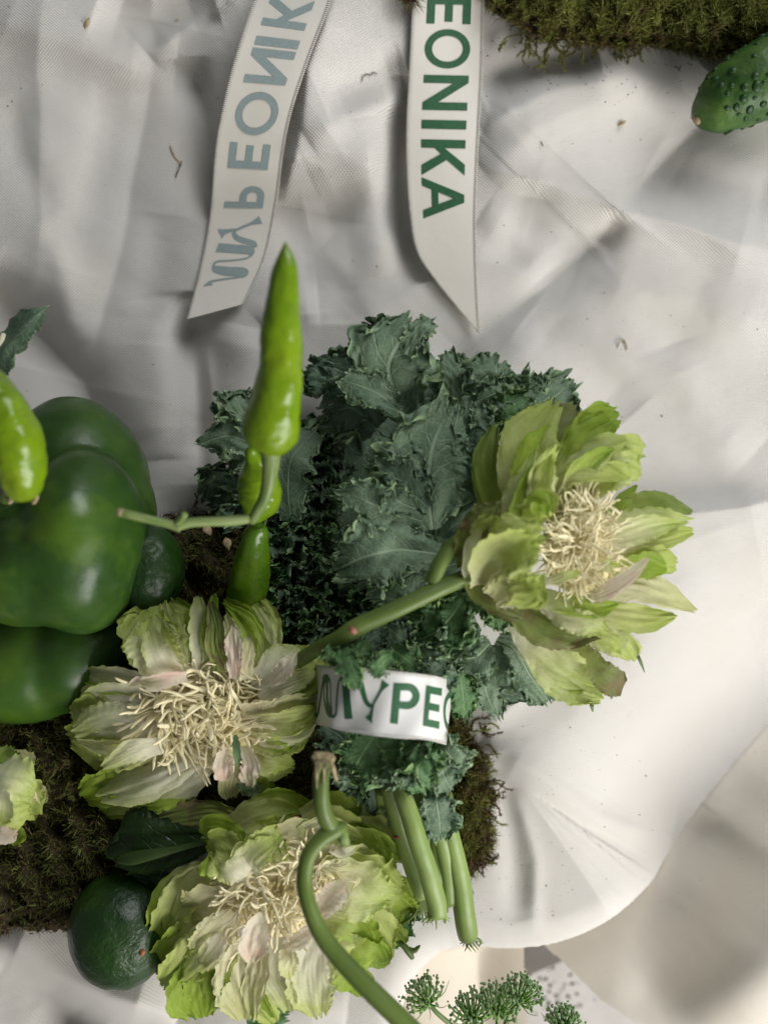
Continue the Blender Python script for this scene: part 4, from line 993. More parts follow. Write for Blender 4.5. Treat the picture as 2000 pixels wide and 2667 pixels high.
# --- left flower
p2 = thing("peony_flower", "flat open green peony with swirling stamens below the bell pepper", "flower", W(510, 1860, 50), "green peonies with cream stamens")
Z6f = lambda x, y: (100 + x / 2.074, 1480 + y / 2.074)
flower(p2, """
d .2 .2 .12 44 34 | 560,1040,60 420,1150,90 320,1200,104 240,1230,80
d .1 .1 .10 42 32 | 700,1150,60 560,1260,70 400,1300,60 330,1340,40
g -.25 .15 .10 50 40 | 740,960,60 500,960,170 330,940,180 150,900,130
g .2 .3 .08 56 50 | 830,600,40 840,420,60 800,260,60 745,165,40
g .35 -.2 .06 58 48 | 780,600,60 690,400,150 640,270,172 640,135,120
g .35 -.1 .06 60 56 | 760,590,60 650,440,140 600,310,140 620,205,100
l .4 -.1 .05 62 62 | 760,580,50 660,470,118 620,370,132 600,265,100
w .45 .1 .05 64 70 | 760,575,40 690,500,70 650,440,74 600,330,56
w .3 -.3 .12 58 56 | 900,620,40 880,420,56 870,280,54 860,150,34
g .3 .4 .12 60 60 | 940,560,40 930,400,46 940,280,44 950,145,32
b .3 .3 .10 62 64 | 1010,560,40 960,420,50 960,300,46 930,180,30
g .2 .2 .12 54 46 | 1180,560,50 1220,400,90 1210,270,94 1140,150,70
g .2 .35 .10 58 54 | 1160,600,50 1170,420,80 1110,270,76 1000,165,36
d .3 .4 .10 60 60 | 1100,560,30 1150,430,44 1120,330,44 1050,230,28
c .4 .3 .12 62 64 | 1060,560,40 1050,420,50 1040,330,44 1015,250,26
p .2 .2 .14 66 68 | 1060,600,30 1060,470,44 1060,370,42 1060,300,22
c .3 -.3 .10 62 62 | 1120,600,30 1120,520,40 1130,400,36 1100,330,24
g .3 .2 .12 56 48 | 1220,680,60 1400,560,120 1500,500,100 1560,470,60
g .25 -.3 .14 56 50 | 1250,700,50 1410,620,76 1500,600,70 1555,540,40
l .3 .1 .10 60 58 | 1170,640,50 1260,560,80 1330,490,88 1410,430,60
p .2 .4 .14 66 70 | 1250,620,24 1310,570,44 1350,520,46 1390,450,28
w .25 .3 .10 62 64 | 1200,720,40 1330,640,52 1430,590,46 1500,560,28
c .3 -.4 .08 60 58 | 1100,760,40 1260,760,60 1400,720,52 1490,700,30
g .3 .3 .14 58 54 | 1150,830,50 1330,820,80 1430,790,70 1545,740,30
l .3 -.3 .14 56 52 | 1150,880,50 1320,880,84 1420,850,76 1510,790,46
g .2 .2 .14 54 46 | 1160,930,50 1300,940,76 1400,910,72 1470,880,40
g .2 -.2 .14 50 42 | 1130,980,50 1230,1050,84 1300,1070,90 1385,1080,54
d .2 .2 .14 46 40 | 1140,1030,40 1200,1120,60 1230,1180,50 1240,1225,30
c .25 .3 .12 56 48 | 1020,980,40 1040,1100,54 1030,1180,58 1040,1245,38
p .3 .3 .20 60 62 | 1040,960,36 1000,1050,50 1000,1110,46 1010,1150,26
p .3 -.3 .20 58 56 | 1120,960,36 1150,1060,48 1140,1120,46 1150,1180,28
g .1 .2 .12 48 42 | 900,1100,50 720,1250,64 600,1290,62 520,1315,34
l -.2 .2 .14 54 48 | 940,1020,50 820,1150,76 700,1220,78 590,1270,46
w -.25 -.2 .10 56 46 | 870,1020,50 660,1130,84 500,1190,94 325,1240,64
g .25 .2 .10 50 42 | 640,860,60 420,840,140 280,820,150 175,830,110
l .3 -.2 .08 52 46 | 650,800,60 440,770,110 300,760,110 190,800,76
w .35 .1 .07 56 50 | 640,720,50 480,690,76 330,700,70 215,750,44
w -.30 .1 .06 58 54 | 640,880,50 470,850,104 320,850,108 185,890,70
c .2 .3 .10 56 52 | 620,960,30 480,970,46 340,960,42 210,930,24
w -.15 .3 .12 62 60 | 700,960,40 560,980,62 450,1020,62 345,1080,34
l .2 .2 .10 56 48 | 680,640,40 480,600,62 340,580,58 205,555,12
d .3 -.4 .10 54 50 | 660,650,30 480,640,40 350,640,36 240,600,16
p .9 .2 .10 66 68 | 800,575,24 700,590,40 620,610,42 560,615,28
p .8 .2 .10 64 62 | 600,600,16 545,600,22 490,635,8
k .2 .3 .05 66 70 | 1065,900,8 1070,960,20 1075,1020,18 1080,1080,6
k -.2 .2 .10 54 46 | 1085,1090,16 1120,1160,44 1150,1210,44 1180,1230,24
""", Z6f, 2.074, 200)
heart(p2, 525, 1850, 50, 165, 135, 40)
stamens(p2, 515, 1852, 132, 112, 55, 5, 290, 116, 9, th=.62, swirl=1.4)
stamens(p2, 590, 1750, 60, 40, 58, 6, 30, 70, 10, swirl=.2)
blob("red_blotch", [(770,1899,62,12,7,8)], (770,1899,62), p2, M_RED, 60, 16)

# --- bottom flower
p3 = thing("peony_flower", "largest pale green peony at the bottom, crossed by a thick curved stem", "flower", W(720, 2330, 60), "green peonies with cream stamens")
Z7f = lambda x, y: (300 + x / 1.843, 1950 + y / 1.843)
flower(p3, """
d .2 .2 .10 40 22 | 1250,760,60 1340,730,110 1400,760,100 1440,790,70
d .2 .2 .10 40 22 | 1240,820,50 1320,900,70 1360,960,60
d .15 -.2 .10 40 26 | 1020,1000,60 1110,1070,90 1160,1130,84 1190,1180,44
g .1 .2 .06 40 24 | 640,1050,40 680,1160,50 720,1260,60 760,1320,50
d .2 .2 .12 50 44 | 900,330,40 1030,260,54 1120,280,50 1180,310,26
d .25 .15 .10 52 46 | 560,380,50 680,310,76 800,270,80 945,275,44
b .15 .2 .26 50 46 | 620,360,40 480,310,70 330,320,66 160,350,46
b .15 -.2 .26 48 44 | 600,380,40 470,370,60 390,400,54 330,440,34
d .2 .3 .10 50 38 | 480,560,50 320,640,80 240,820,84 190,1040,44
g .25 .3 .10 52 42 | 500,560,50 360,660,90 270,800,86 210,960,50
g .3 .2 .14 50 36 | 480,760,50 350,900,96 250,1000,84 175,1080,54
l .3 .3 .12 52 38 | 500,820,60 400,960,100 300,1080,96 245,1150,56
g .25 .1 .10 48 30 | 560,900,80 430,1080,130 390,1200,130 410,1300,80
c .25 .2 .10 52 34 | 600,900,60 570,1080,92 590,1200,90 620,1310,56
l .25 -.2 .08 50 32 | 800,900,60 770,1080,80 800,1180,74 830,1260,40
w .3 .1 .08 52 32 | 960,880,70 930,1040,100 940,1160,104 975,1290,60
c .2 -.3 .12 54 38 | 700,920,40 690,1060,54 660,1180,52 665,1290,30
g .2 .2 .10 50 44 | 1060,480,60 1190,430,100 1300,450,96 1430,530,40
g .2 -.2 .10 52 46 | 1000,440,50 1180,420,70 1290,540,60 1330,590,40
l .25 .1 .08 54 44 | 960,800,90 1120,840,130 1220,900,140 1300,1030,80
g .2 .1 .06 52 40 | 1060,900,60 1200,980,84 1260,1000,70 1300,1050,40
l .35 -.1 .07 58 52 | 960,680,90 1120,620,150 1250,660,160 1375,690,100
c .35 .1 .06 60 56 | 960,620,70 1060,560,100 1180,560,96 1280,620,60
l .3 .2 .10 56 52 | 860,440,60 1000,370,84 1110,380,76 1225,430,36
c .3 -.2 .08 60 58 | 760,520,60 820,430,84 880,390,76 960,370,50
l .3 .1 .10 60 60 | 700,560,70 720,470,106 780,410,106 820,380,60
g .3 .1 .10 60 56 | 640,600,80 540,500,126 470,430,130 420,420,80
l .3 -.2 .12 62 64 | 660,620,50 640,520,80 720,450,76 800,400,50
l -.25 .2 .12 64 68 | 680,610,50 600,600,76 520,590,66 480,560,40
c .3 .2 .08 58 52 | 560,760,60 460,740,104 400,760,112 340,770,84
c .3 .2 .12 60 52 | 580,800,50 500,860,86 440,930,84 395,1000,50
w .3 -.3 .14 62 52 | 520,900,30 480,960,50 440,1010,46 400,1060,24
p .45 .2 .08 66 68 | 720,810,44 680,880,64 660,950,64 650,1030,36
p .5 .3 .10 66 70 | 980,790,30 1020,740,50 1060,690,54 1105,630,34
p .4 .3 .10 64 66 | 820,950,22 880,920,36 930,880,34 960,840,22
w .3 .3 .10 66 68 | 1030,480,14 1100,500,22 1175,465,10
c .3 .3 .10 62 58 | 820,960,30 830,1020,44 830,1060,38 840,1100,20
""", Z7f, 1.843, 300)
heart(p3, 725, 2310, 52, 140, 126, 40)
stamens(p3, 720, 2310, 122, 108, 58, 8, 255, 88, 15)
stamens(p3, 820, 2245, 60, 40, 62, 6, 34, 70, 16)
stamens(p3, 640, 2430, 40, 50, 58, 4, 16, 64, 17)
for x, y, z in ((772, 2130, 62), (1035, 2178, 56), (1048, 2192, 54), (1055, 2200, 52)): blob("red_blotch", [(x,y,z,10,6,8)], (x,y,z), p3, M_RED, 60, 14)

# broad dark leaf under the bottom flower
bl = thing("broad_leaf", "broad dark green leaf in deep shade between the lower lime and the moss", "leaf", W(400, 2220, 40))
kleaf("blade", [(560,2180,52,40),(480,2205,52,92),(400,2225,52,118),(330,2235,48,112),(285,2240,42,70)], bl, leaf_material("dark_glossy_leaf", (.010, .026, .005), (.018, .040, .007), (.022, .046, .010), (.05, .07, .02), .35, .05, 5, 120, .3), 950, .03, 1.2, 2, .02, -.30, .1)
pxtube("midrib", [(560,2186,54,7),(480,2206,55,8),(400,2224,56,14),(340,2236,53,17),(300,2240,48,6)], bl, skin_material("leaf_midrib_pale", (.026, .050, .010), (.038, .066, .014), (.055, .085, .02), .5, .3), 8, 20, .5)

# thick curved stem across the bottom flower
cs = thing("curved_stem", "thick smooth green stem hooking over the bottom flower with a dry upper end", "stem", W(860, 2160, 90))
pxtube("stalk", [(842,1985,108,20),(837,2020,110,21),(836,2070,110,21),(843,2115,107,22),(858,2148,104,24),(874,2166,102,24)], cs, M_STEM, 20, 40, 1, lambda u, t: .03 * np.sin(6 * t))
pxtube("stalk", [(898,2152,101,14),(874,2162,104,21),(838,2184,106,21),(804,2226,108,20.5),(793,2285,109,20.5),(801,2345,110,21),(832,2425,110,22.5),(888,2500,110,24),(968,2582,110,25.5),(1060,2672,110,27),(1150,2762,110,28)], cs, M_STEM, 22, 80, 1, lambda u, t: .018 * np.sin(9 * t + u * 2) + .02 * np.sin(u * 13 + 2 * np.sin(t)) + .012 * np.sin(u * 31 + t))
blob("dry_cap", [(842,1978,110,26,17,21), (828,1972,111,15,13,16), (857,1976,110,15,14,16)], (842,1977,110), cs, M_DRY, 50, 40, lambda D: .0009 * nz(D, 5.))
rg = np.random.default_rng(31)
for j in range(8):
    x0 = 825 + j * 4.6; L = rg.uniform(25, 75)
    pxtube("fibre", [(x0, 1985, 114, 3.5), (x0 - 1 + rg.normal() * 2, 1985 + L * .5, 115, 3.2), (x0 - 2 + rg.normal() * 4, 1985 + L, 113.4, 1)], cs, M_CALYX if j % 2 else M_DRY, 6, 10)
pxtube("dry_strip", [(860,1980,112,5),(868,2000,114,5.5),(873,2020,112,5),(878,2035,109,2)], cs, M_DRY, 8, 14, .5)
blob("bud_scar", [(893,2176,102,15,20,16), (898,2192,101,13,13,14)], (894,2181,102), cs, M_CALYX, 50, 26, lambda D: .0005 * nz(D, 6.))

# cropped flower head at the left edge
fh = thing("pale_flower_head", "pale green flower head with thick folded petals, cropped by the left edge", "flower", W(10, 2080, 40))
blob("receptacle", [(-30,2085,46,70,90,80)], (-30,2085,46), fh, M_SQ, 30., 50, lambda D: .0010 * nz(D, 4.))
for k, (m_, cup, roll, pts) in enumerate([('c', .4, .3, [(10,2020,50,30),(50,1992,48,46),(86,1958,44,40)]), ('d', .5, -.2, [(-20,2030,54,30),(8,1990,56,50),(34,1946,52,40)]), ('l', .3, .2, [(-10,2080,46,50),(50,2090,44,70),(96,2130,38,50)]),
        ('g', .3, -.3, [(-10,2110,46,40),(24,2160,44,56),(40,2200,40,40)]), ('w', -.35, .25, [(-50,2050,60,50),(24,2052,64,78),(88,2078,56,60)]), ('l', -.3, -.3, [(-40,2120,58,40),(24,2128,62,56),(84,2108,56,44)]),
        ('p', .5, .3, [(-30,2150,58,26),(14,2160,60,36),(52,2150,56,26)]), ('w', .6, .2, [(-10,2060,66,20),(4,2100,68,34),(-6,2150,64,26)]), ('c', .4, .2, [(96,2040,42,8),(108,2064,42,17),(114,2094,40,14)])]):
    petal(fh, m_, cup, roll, .10, pts, 700 + k)
# ------------------------------------------------------------------ moss
M_SOIL = flat_material("moss_underside", (.030, .022, .012), .9, .1, 300, .5)
M_MOSS = tint_material("moss_fronds", [(0., (.040, .022, .011)), (.22, (.120, .072, .032)), (.42, (.115, .112, .030)), (.62, (.175, .190, .042)), (.82, (.240, .275, .052)), (1., (.30, .27, .11))], .75, .15)
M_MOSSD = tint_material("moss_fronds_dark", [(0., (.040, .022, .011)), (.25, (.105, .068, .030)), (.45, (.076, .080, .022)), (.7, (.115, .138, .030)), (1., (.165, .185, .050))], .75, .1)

def fronds(V0, D, L, Wd, tint, rng, curl=.5, seg=4):
    """thin tapering curved blades: roots V0 (n,3), unit directions D, lengths, widths"""
    n = len(V0); rnd = rng.normal(size=(n, 3)); side = np.cross(D, rnd); side /= np.linalg.norm(side, axis=1)[:, None] + 1e-9
    bend = np.cross(D, side) * curl * rng.uniform(-1, 1, n)[:, None] + np.array([0, 0, -.25]) * curl
    t = np.linspace(0, 1, seg)
    C = V0[:, None] + (D[:, None] * t[None, :, None] + bend[:, None] * (t ** 2)[None, :, None]) * L[:, None, None]
    w = (Wd[:, None] * (1 - t ** 2 * .9)[None])[..., None] * side[:, None]
    V = np.stack([C - w, C + w], 2).reshape(-1, 3)
    b = (np.arange(n) * seg * 2)[:, None, None]; k = np.arange(seg - 1)[None, :, None] * 2
    F = (b + k + np.array([0, 1, 3, 2])[None, None]).reshape(-1, 4)
    return V, F, np.repeat(tint, seg * 2)

def moss(label, poly, h, n, mat, seed, hue, zb=0., fringe=260, length=(2.2, 4.5), fade=70., width=.28, brown_edge=.5, prop=None):
    rng = np.random.default_rng(seed); poly = np.array(poly, float)
    c = poly.mean(0); root = thing("moss_clump", label, "moss", W(c[0], c[1], 0))
    lo, hi = poly.min(0), poly.max(0); f = waves(rng, 9, 1, 1); g = waves(rng, 9, 1, 1)
    P2 = np.vstack([poly, poly[:1]])
    def edge(x, y): return segdist(x, y, P2)[0]
    def hz(x, y):
        d = edge(x, y) + 14 * g(x / 40., y / 40.)
        return zb + h * np.clip(d / fade, 0, 1) ** .5 * (1 + .16 * f(x / 150., y / 150.)) + 1.4 * g(x / 55., y / 55.)
    nx = int((hi[0] - lo[0]) / 9) + 2; ny = int((hi[1] - lo[1]) / 9) + 2
    A, B = np.meshgrid(np.linspace(lo[0], hi[0], nx), np.linspace(lo[1], hi[1], ny)); m = inpoly(A, B, poly).ravel()
    F = gridfaces(ny, nx); F = F[m[F].all(1)]
    link("mound", mesh("mound", W(A, B, hz(A, B) - .6), F), root, M_SOIL)
    k = int(n * (hi - lo).prod() / max(1, 81. * len(F)) * 1.02)
    x, y = rng.uniform(lo[0], hi[0], k), rng.uniform(lo[1], hi[1], k); ok = inpoly(x, y, poly); x, y = x[ok], y[ok]
    z = hz(x, y); V0 = W(x, y, z - .8); n = len(x)
    ed = edge(x, y); cl = f(x / 70., y / 70.); az = g(x / 90., y / 90.) * 3 + rng.normal(size=n) * .9
    out = np.stack([np.cos(az), np.sin(az), np.zeros(n)], -1)
    D = out * rng.uniform(.2, 1., n)[:, None] + np.array([0, 0, 1]) * rng.uniform(.35, 1., n)[:, None]; D /= np.linalg.norm(D, axis=1)[:, None]
    tint = np.clip(hue + .16 * cl + rng.normal(size=n) * .10 - brown_edge * np.exp(-ed / 22.) * rng.uniform(.2, 1, n), 0, 1)
    L = rng.uniform(*length, n) / 1000. ; V1, F1, T1 = fronds(V0, D, L, np.full(n, width / 1000.) * rng.uniform(.6, 1.3, n), tint, rng, .6)
    # loose longer fronds hanging over the border
    t = rng.uniform(0, 1, fringe * 4); E = P2; Ls = np.r_[0, np.cumsum(np.linalg.norm(np.diff(E, axis=0), axis=1))]
    ex, ey = np.interp(t * Ls[-1], Ls, E[:, 0]), np.interp(t * Ls[-1], Ls, E[:, 1])
    ce = np.array([ex - c[0], -(ey - c[1])]).T; ce /= np.linalg.norm(ce, axis=1)[:, None]; q = len(ex)
    D = np.c_[ce + rng.normal(size=(q, 2)) * .8, rng.uniform(-.2, .6, q)]; D /= np.linalg.norm(D, axis=1)[:, None]
    V2, F2, T2 = fronds(W(ex, ey, zb + rng.uniform(.5, 5., q)), D, rng.uniform(2., 6.5, q) / 1000., rng.uniform(.10, .26, q) / 1000., np.clip(rng.uniform(.0, .75, q) + (hue - .5) * .5, 0, 1), rng, 1.0, 6)
    V, F, T = np.vstack([V1, V2]), np.vstack([F1, F2 + len(V1)]), np.r_[T1, T2]
    o = link("fronds", mesh("fronds", V, F, attrs={'tint': T}), root, mat); o['kind'] = 'stuff'
    return root, rng

def sprig(root, rng, x, y, z, a, L, mat, tn, curl=0.):
    """a creeping moss shoot with leaflets, in photo pixels"""
    n = 26; t = np.linspace(0, 1, n); ang = a + curl * t * 6 + .5 * np.sin(t * 5 + x)
    X = x + np.cumsum(np.cos(ang)) * L / n; Y = y + np.cumsum(np.sin(ang)) * L / n
    C = W(X, Y, z + 1.5 * np.sin(t * 3.1)); V, F, uv = tube(C, np.interp(t, [0, 1], [.00032, .00012]), 5)
    k = np.repeat(np.arange(3, n), 4); q = len(k)
    tg = np.gradient(C, axis=0)[k]; tg /= np.linalg.norm(tg, axis=1)[:, None]
    D = tg * .7 + rng.normal(size=(q, 3)) * .55; D /= np.linalg.norm(D, axis=1)[:, None]
    V2, F2, T2 = fronds(C[k], D, rng.uniform(.8, 1.9, q) / 1000., np.full(q, .00022), np.clip(tn + rng.normal(size=q) * .1, 0, 1), rng, .4)
    o = link("shoot", quads_to_mesh("shoot", np.vstack([V, V2]), np.vstack([F, F2 + len(V)]), None, {'tint': np.r_[np.full(len(V), .25), T2]}), root, mat)

m1, rg1 = moss("thick olive moss clump at the top right above the cucumber", [(1235,-90),(1262,8),(1300,40),(1345,62),(1392,92),(1420,112),(1470,104),(1530,112),(1590,118),(1640,122),(1700,120),(1760,132),(1830,148),(1905,150),(1960,142),(2150,150),(2150,-90)],
              24, 30000, M_MOSS, 41, .58, 0, 420, (2.4, 5.0), 80., .30, .35)
for i in range(34):
    sprig(m1, rg1, rg1.uniform(1310, 1660), rg1.uniform(70, 120), 3, rg1.uniform(.6, 2.6), rg1.uniform(30, 75), M_MOSS, rg1.uniform(.35, .85))
for x, y, a, L in ((1375,80,1.6,90),(1395,95,1.2,80),(1440,110,1.9,85),(1462,60,1.6,110),(1430,140,2.4,60),(1600,100,1.3,75),(1630,110,1.7,70),(1350,60,.9,110)):
    sprig(m1, rg1, x, y, 3, a, L, M_MOSS, .8)
sprig(m1, rg1, 1622, 118, 3, 1.9, 120, M_MOSS, .6, .95); sprig(m1, rg1, 1672, 122, 3, 1.4, 90, M_MOSS, .45, .5); sprig(m1, rg1, 1455, 115, 3, 1.0, 80, M_MOSS, .5, -.4)
m2, rg2 = moss("ragged brown and green moss clump behind the kale stems at the right", [(1080,1840),(1170,1855),(1212,1885),(1225,1925),(1250,1960),(1272,2000),(1262,2040),(1285,2075),(1270,2120),(1282,2170),(1278,2215),(1250,2255),(1215,2285),(1195,2260),(1150,2180),(1090,2050)],
              20, 8000, M_MOSS, 42, .54, 0, 420, (2.0, 4.6), 40., .28, .55)
for i in range(60):
    y = rg2.uniform(1870, 2270); sprig(m2, rg2, rg2.uniform(1200, 1268), y, rg2.uniform(3, 12), rg2.uniform(-1.0, 1.2), rg2.uniform(25, 62), M_MOSS, rg2.choice([.12, .15, .6, .75]))
for x, y, a, L in ((1255,2040,.15,85),(1262,2055,.3,60),(1225,1880,-.6,80),(1265,2095,-.5,60),(1190,1850,-.5,90)): sprig(m2, rg2, x, y, 5, a, L, M_MOSS, .12)
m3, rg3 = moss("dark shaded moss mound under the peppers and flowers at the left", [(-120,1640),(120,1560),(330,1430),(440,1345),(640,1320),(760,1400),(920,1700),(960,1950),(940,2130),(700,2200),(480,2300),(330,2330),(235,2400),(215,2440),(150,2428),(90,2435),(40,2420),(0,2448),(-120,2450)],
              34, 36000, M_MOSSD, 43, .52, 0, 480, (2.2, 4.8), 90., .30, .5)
for i in range(26):
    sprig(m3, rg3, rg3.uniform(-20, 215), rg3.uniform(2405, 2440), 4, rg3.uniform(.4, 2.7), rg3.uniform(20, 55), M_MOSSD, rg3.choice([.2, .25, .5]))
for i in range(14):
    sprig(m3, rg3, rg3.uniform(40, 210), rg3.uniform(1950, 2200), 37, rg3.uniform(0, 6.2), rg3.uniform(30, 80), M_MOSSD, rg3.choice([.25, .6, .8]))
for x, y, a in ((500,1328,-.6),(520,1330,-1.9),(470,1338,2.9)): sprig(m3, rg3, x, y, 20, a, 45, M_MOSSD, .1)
m4, rg4 = moss("small dry tan moss tuft at the top edge between the two hanging ribbons", [(1035,-60),(1040,-8),(1060,12),(1085,10),(1110,-60)], 4, 500, M_MOSS, 44, .2, 8, 40, (1.5, 3.), 20., .25, .2)

def flake(name, label, cat, x, y, z, L, a, mat, group, w=.4):
    root = tag(pxtube(name, [(x - math.cos(a) * L * .5, y - math.sin(a) * L * .5, z, 1.2), (x - math.cos(a) * L * .15, y - math.sin(a) * L * .2, z + .7, L * w * .5), (x + math.cos(a) * L * .2, y + math.sin(a) * L * .1, z + .6, L * w * .45), (x + math.cos(a) * L * .5, y + math.sin(a) * L * .5, z + .3, 1)], None, mat, 7, 14, .35), label, cat, group)
    return root
M_TAN = flat_material("tan_flake", (.40, .31, .18), .8, .15, 500, .35); M_BRN = flat_material("dark_crumb", (.07, .055, .035), .9, .1, 500, .4)
flake("bark_flake", "pale brown bark flake on the dark moss under the thin chili stalk", "bark flake", 540, 1382, 34, 34, .9, M_TAN, "bark flakes on the dark moss", .7)
flake("bark_flake", "pale brown bark flake on the dark moss beside the lowest green chili", "bark flake", 592, 1416, 34, 34, 1.3, M_TAN, "bark flakes on the dark moss", .7)
def cz(x, y): return float(cloth_z(np.array(float(x)), np.array(float(y))))
for lab, x, y, L, a, w in (("tan curled husk on the cloth near the top left corner", 228, 62, 34, 1.9, .38), ("tan husk flake lying on the cloth between lettered ribbon and cucumber", 1618, 320, 24, -.5, .5),
                           ("brown crumb caught in the fold at the upper left", 462, 50, 10, .3, .5)):
    flake("husk", lab, "husk", x, y, cz(x, y) + .6, L, a, M_TAN, "husks on the cloth", w)
def wisp(label, pts, mat, r=1.1):
    tag(pxtube("moss_thread", [(x, y, cz(x, y) + .5 + .4 * (i % 2), r) for i, (x, y) in enumerate(pts)], None, mat, 5, 30), label, "thread", "moss threads fallen on the cloth")
wisp("dry brown moss thread left of the mirrored ribbon", [(444,380),(452,400),(458,412),(470,424),(474,430)], M_TAN, 1.6)
wisp("short dry thread below the brown one left of the mirrored ribbon", [(474,420),(466,442),(462,452),(458,462)], M_BRN, 1.5)
wisp("dark bent moss thread between the two hanging ribbons", [(943,212),(945,200),(955,194),(966,196),(972,190),(982,192)], M_BRN, 1.2)
wisp("small dark moss thread at right below the lettered ribbon", [(1608,905),(1612,892),(1622,886),(1630,896),(1632,910)], M_TAN, 1.6)
wisp("dark thread under the moss clump at the top right", [(1755,172),(1765,178),(1768,184),(1772,170)], M_BRN, 1.2)
wisp("short dark thread by the lettered ribbon", [(1408,370),(1412,376),(1414,382)], M_BRN, 1.2)
wisp("thin green tendril beside the cut kale stems on white cloth", [(1215,2315),(1226,2318),(1231,2322),(1232,2330)], M_BRN, 1.3)
rg = np.random.default_rng(55)
def specks(name, n, sampler, zf, r=(.6, 2.2)):
    th = np.linspace(0, np.pi, 4); ph = np.linspace(0, 2 * np.pi, 5, endpoint=False)
    U = np.stack([np.sin(th)[:, None] * np.cos(ph), np.sin(th)[:, None] * np.sin(ph), np.cos(th)[:, None] * np.ones(5)], -1).reshape(-1, 3); f = gridfaces(4, 5, True); V, F = [], []
    for i in range(n):
        x, y = sampler(); s = rg.uniform(*r); z = float(zf(x, y)); V.append(W(x, y, z + .1) + U * np.array([s * rg.uniform(.6, 1.8), s, s * .6]) * PX(z)); F.append(f + 20 * i)
    o = link(name, mesh(name, np.vstack(V), np.vstack(F)), None, M_BRN); o['kind'] = 'stuff'; return o
def s_cloth():
    while True:
        k = rg.random()
        if k < .45: x, y = rg.normal(1560, 190), rg.normal(160, 60)
        elif k < .75: x, y = rg.uniform(1250, 1700), rg.uniform(1850, 2440)
        else: x, y = rg.uniform(0, 2000), rg.uniform(0, 1100)
        d, s, t = segdist(np.array(x), np.array(y), EDGE)
        if s > 0 and d > 60: return x, y
specks("moss_dust", 260, s_cloth, cz)
specks("moss_dust", 70, lambda: (rg.normal(1450, 60), rg.normal(2590, 35)), lambda x, y: -150, (2, 5))

# ------------------------------------------------------------------ wild carrot umbels at the bottom
M_UST = skin_material("umbel_stem", (.12, .18, .06), (.16, .23, .08), (.20, .27, .11), .5, .3)
M_URAY = skin_material("umbel_ray", (.11, .24, .035), (.16, .31, .05), (.21, .37, .07), .5, .3)
M_BUD = skin_material("umbel_bud", (.13, .25, .07), (.20, .31, .13), (.36, .42, .28), .6, .25)
th = np.linspace(0, np.pi, 5); ph = np.linspace(0, 2 * np.pi, 6, endpoint=False); rgu = np.random.default_rng(3)
bv = []; bf = []
for i in range(7):
    c = np.array([rgu.normal() * .55, rgu.normal() * .55, rgu.normal() * .3]) if i else np.zeros(3)
    bv.append(c + .52 * np.stack([np.sin(th)[:, None] * np.cos(ph), np.sin(th)[:, None] * np.sin(ph), np.cos(th)[:, None] * np.ones(6)], -1).reshape(-1, 3)); bf.append(gridfaces(5, 6, True) + 30 * i)
BUD = mesh("bud", np.vstack(bv), np.vstack(bf)); BUD.materials.append(M_BUD)
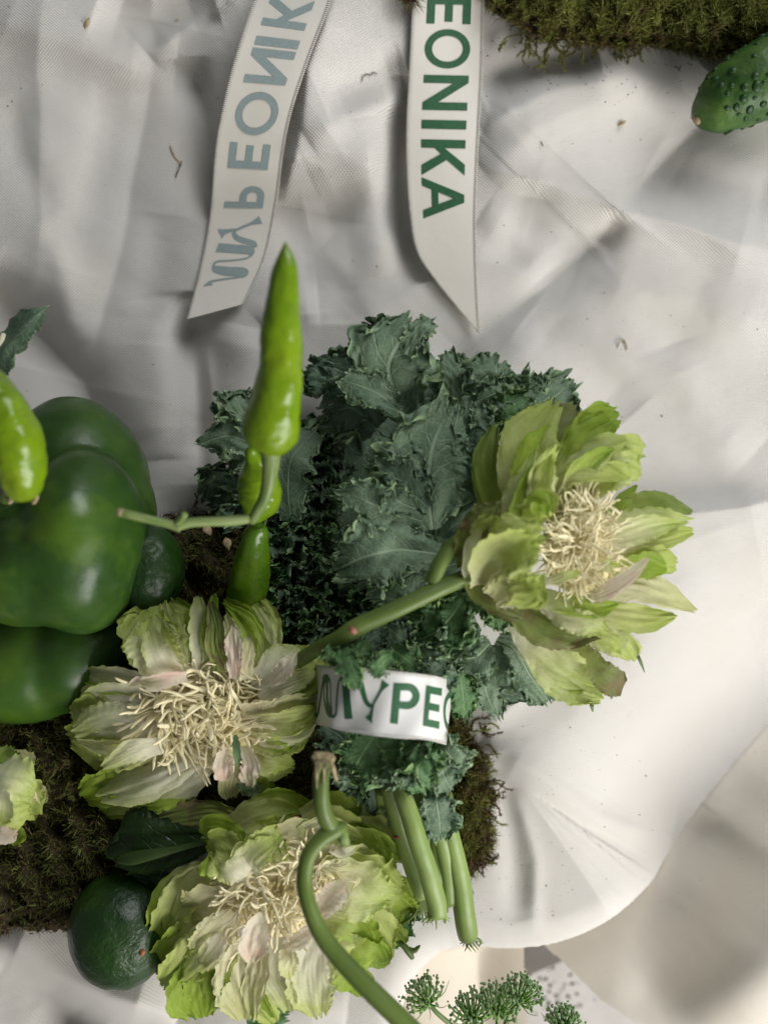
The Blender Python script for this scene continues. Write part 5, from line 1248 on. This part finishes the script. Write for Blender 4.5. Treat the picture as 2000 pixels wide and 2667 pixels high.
def umbel(label, x, y, dx, dy, r, stem, seed, z=52, nb=36):
    rng = np.random.default_rng(seed); root = thing("umbel_flower", label, "wild carrot", W(x, y, z), "wild carrot umbels at the bottom edge")
    pxtube("stem", [(x, y, z, 5)] + stem, root, M_UST, 8, 20)
    ax = Vector((dx, -dy, .35)).normalized(); s = PX(z); b = Vector(W(x, y, z)); e1 = ax.cross(Vector((0, 0, 1))).normalized(); e2 = ax.cross(e1)
    for i in range(nb):
        a = i * 2.4; th_ = 1.15 * math.sqrt((i + .5) / nb)
        d = ax * math.cos(th_) + (e1 * math.cos(a) + e2 * math.sin(a)) * math.sin(th_); L = r * s * rng.uniform(.85, 1.1)
        p1 = b + d * L * .5 + (d - ax) * L * .12; p2 = b + d * L * .95 + ax * L * .10
        C = catmull([tuple(b), tuple(p1), tuple(p2)], 8); V, F, uv = tube(C, np.interp(np.linspace(0, 1, 8), [0, 1], [.0005, .0004]), 5)
        link("ray", quads_to_mesh("ray", V, F, uv), root, M_URAY)
        o = link("bud", BUD, root); o.location = p2; k = rng.uniform(.0009, .0015); o.scale = (k, k, k); o.rotation_euler = rng.uniform(0, 3, 3)
    for i in range(6):
        a = i * 1.05 + .4; d = (e1 * math.cos(a) + e2 * math.sin(a)); L = r * s * rng.uniform(.8, 1.3)
        C = catmull([tuple(b), tuple(b + d * L * .6 - ax * L * .18), tuple(b + d * L * 1.05 + ax * L * .1)], 9); V, F, uv = tube(C, np.interp(np.linspace(0, 1, 9), [0, 1], [.0003, .0001]), 5)
        link("bract", quads_to_mesh("bract", V, F, uv), root, M_UST)
umbel("left wild carrot umbel tilted towards the thick green stem", 1115, 2612, -.45, -.95, 62, [(1140,2640,52,6),(1175,2670,50,6.5),(1230,2720,48,7)], 1)
umbel("low wild carrot umbel second from the left, its head facing up", 1228, 2654, -.1, -1, 62, [(1236,2690,52,6),(1240,2740,50,6)], 2)
umbel("middle wild carrot umbel with a wide flat head", 1296, 2638, .05, -1, 66, [(1296,2660,52,6.5),(1294,2740,50,7)], 3, 55)
umbel("tallest wild carrot umbel, leaning left above the speckled stone", 1350, 2606, .25, -.9, 60, [(1338,2622,50,5),(1318,2660,48,6.5),(1310,2740,46,7)], 4, 50)
umbel("small wild carrot umbel at the bottom, rightmost of the group", 1466, 2676, 0, -1, 50, [(1470,2700,50,5),(1475,2760,48,6)], 5, 50)

tl = thing("torn_leaf", "small wilted torn green leaf hanging below the cut kale stems", "leaf", W(1050, 2440, 20))
kleaf("blade", [(1085,2330,30,14),(1060,2380,28,30),(1035,2430,26,34),(1020,2470,24,14)], tl, M_KALE[2], 970, .2, 5, 3, .3)
pxtube("stem", [(1030,2445,32,6),(1050,2462,32,8),(1065,2480,31,9),(1074,2495,30,6)], tl, M_STEM, 8, 14)
pxtube("stem", [(1058,2472,31,8),(1078,2476,31,7),(1088,2468,31,5),(1094,2462,31,2)], tl, M_STEM, 8, 14)
pxtube("stem", [(1040,2410,33,4),(1070,2390,35,4),(1085,2370,36,3),(1092,2350,37,2)], tl, M_STEM, 8, 14)
gl = thing("leaf_tip", "green leaf edge showing below the bottom flower at the bottom border", "leaf", W(700, 2640, 10))
kleaf("blade", [(640,2650,16,20),(690,2640,16,40),(760,2640,14,34)], gl, M_KALE[2], 971, .1, 4, 3, .1)
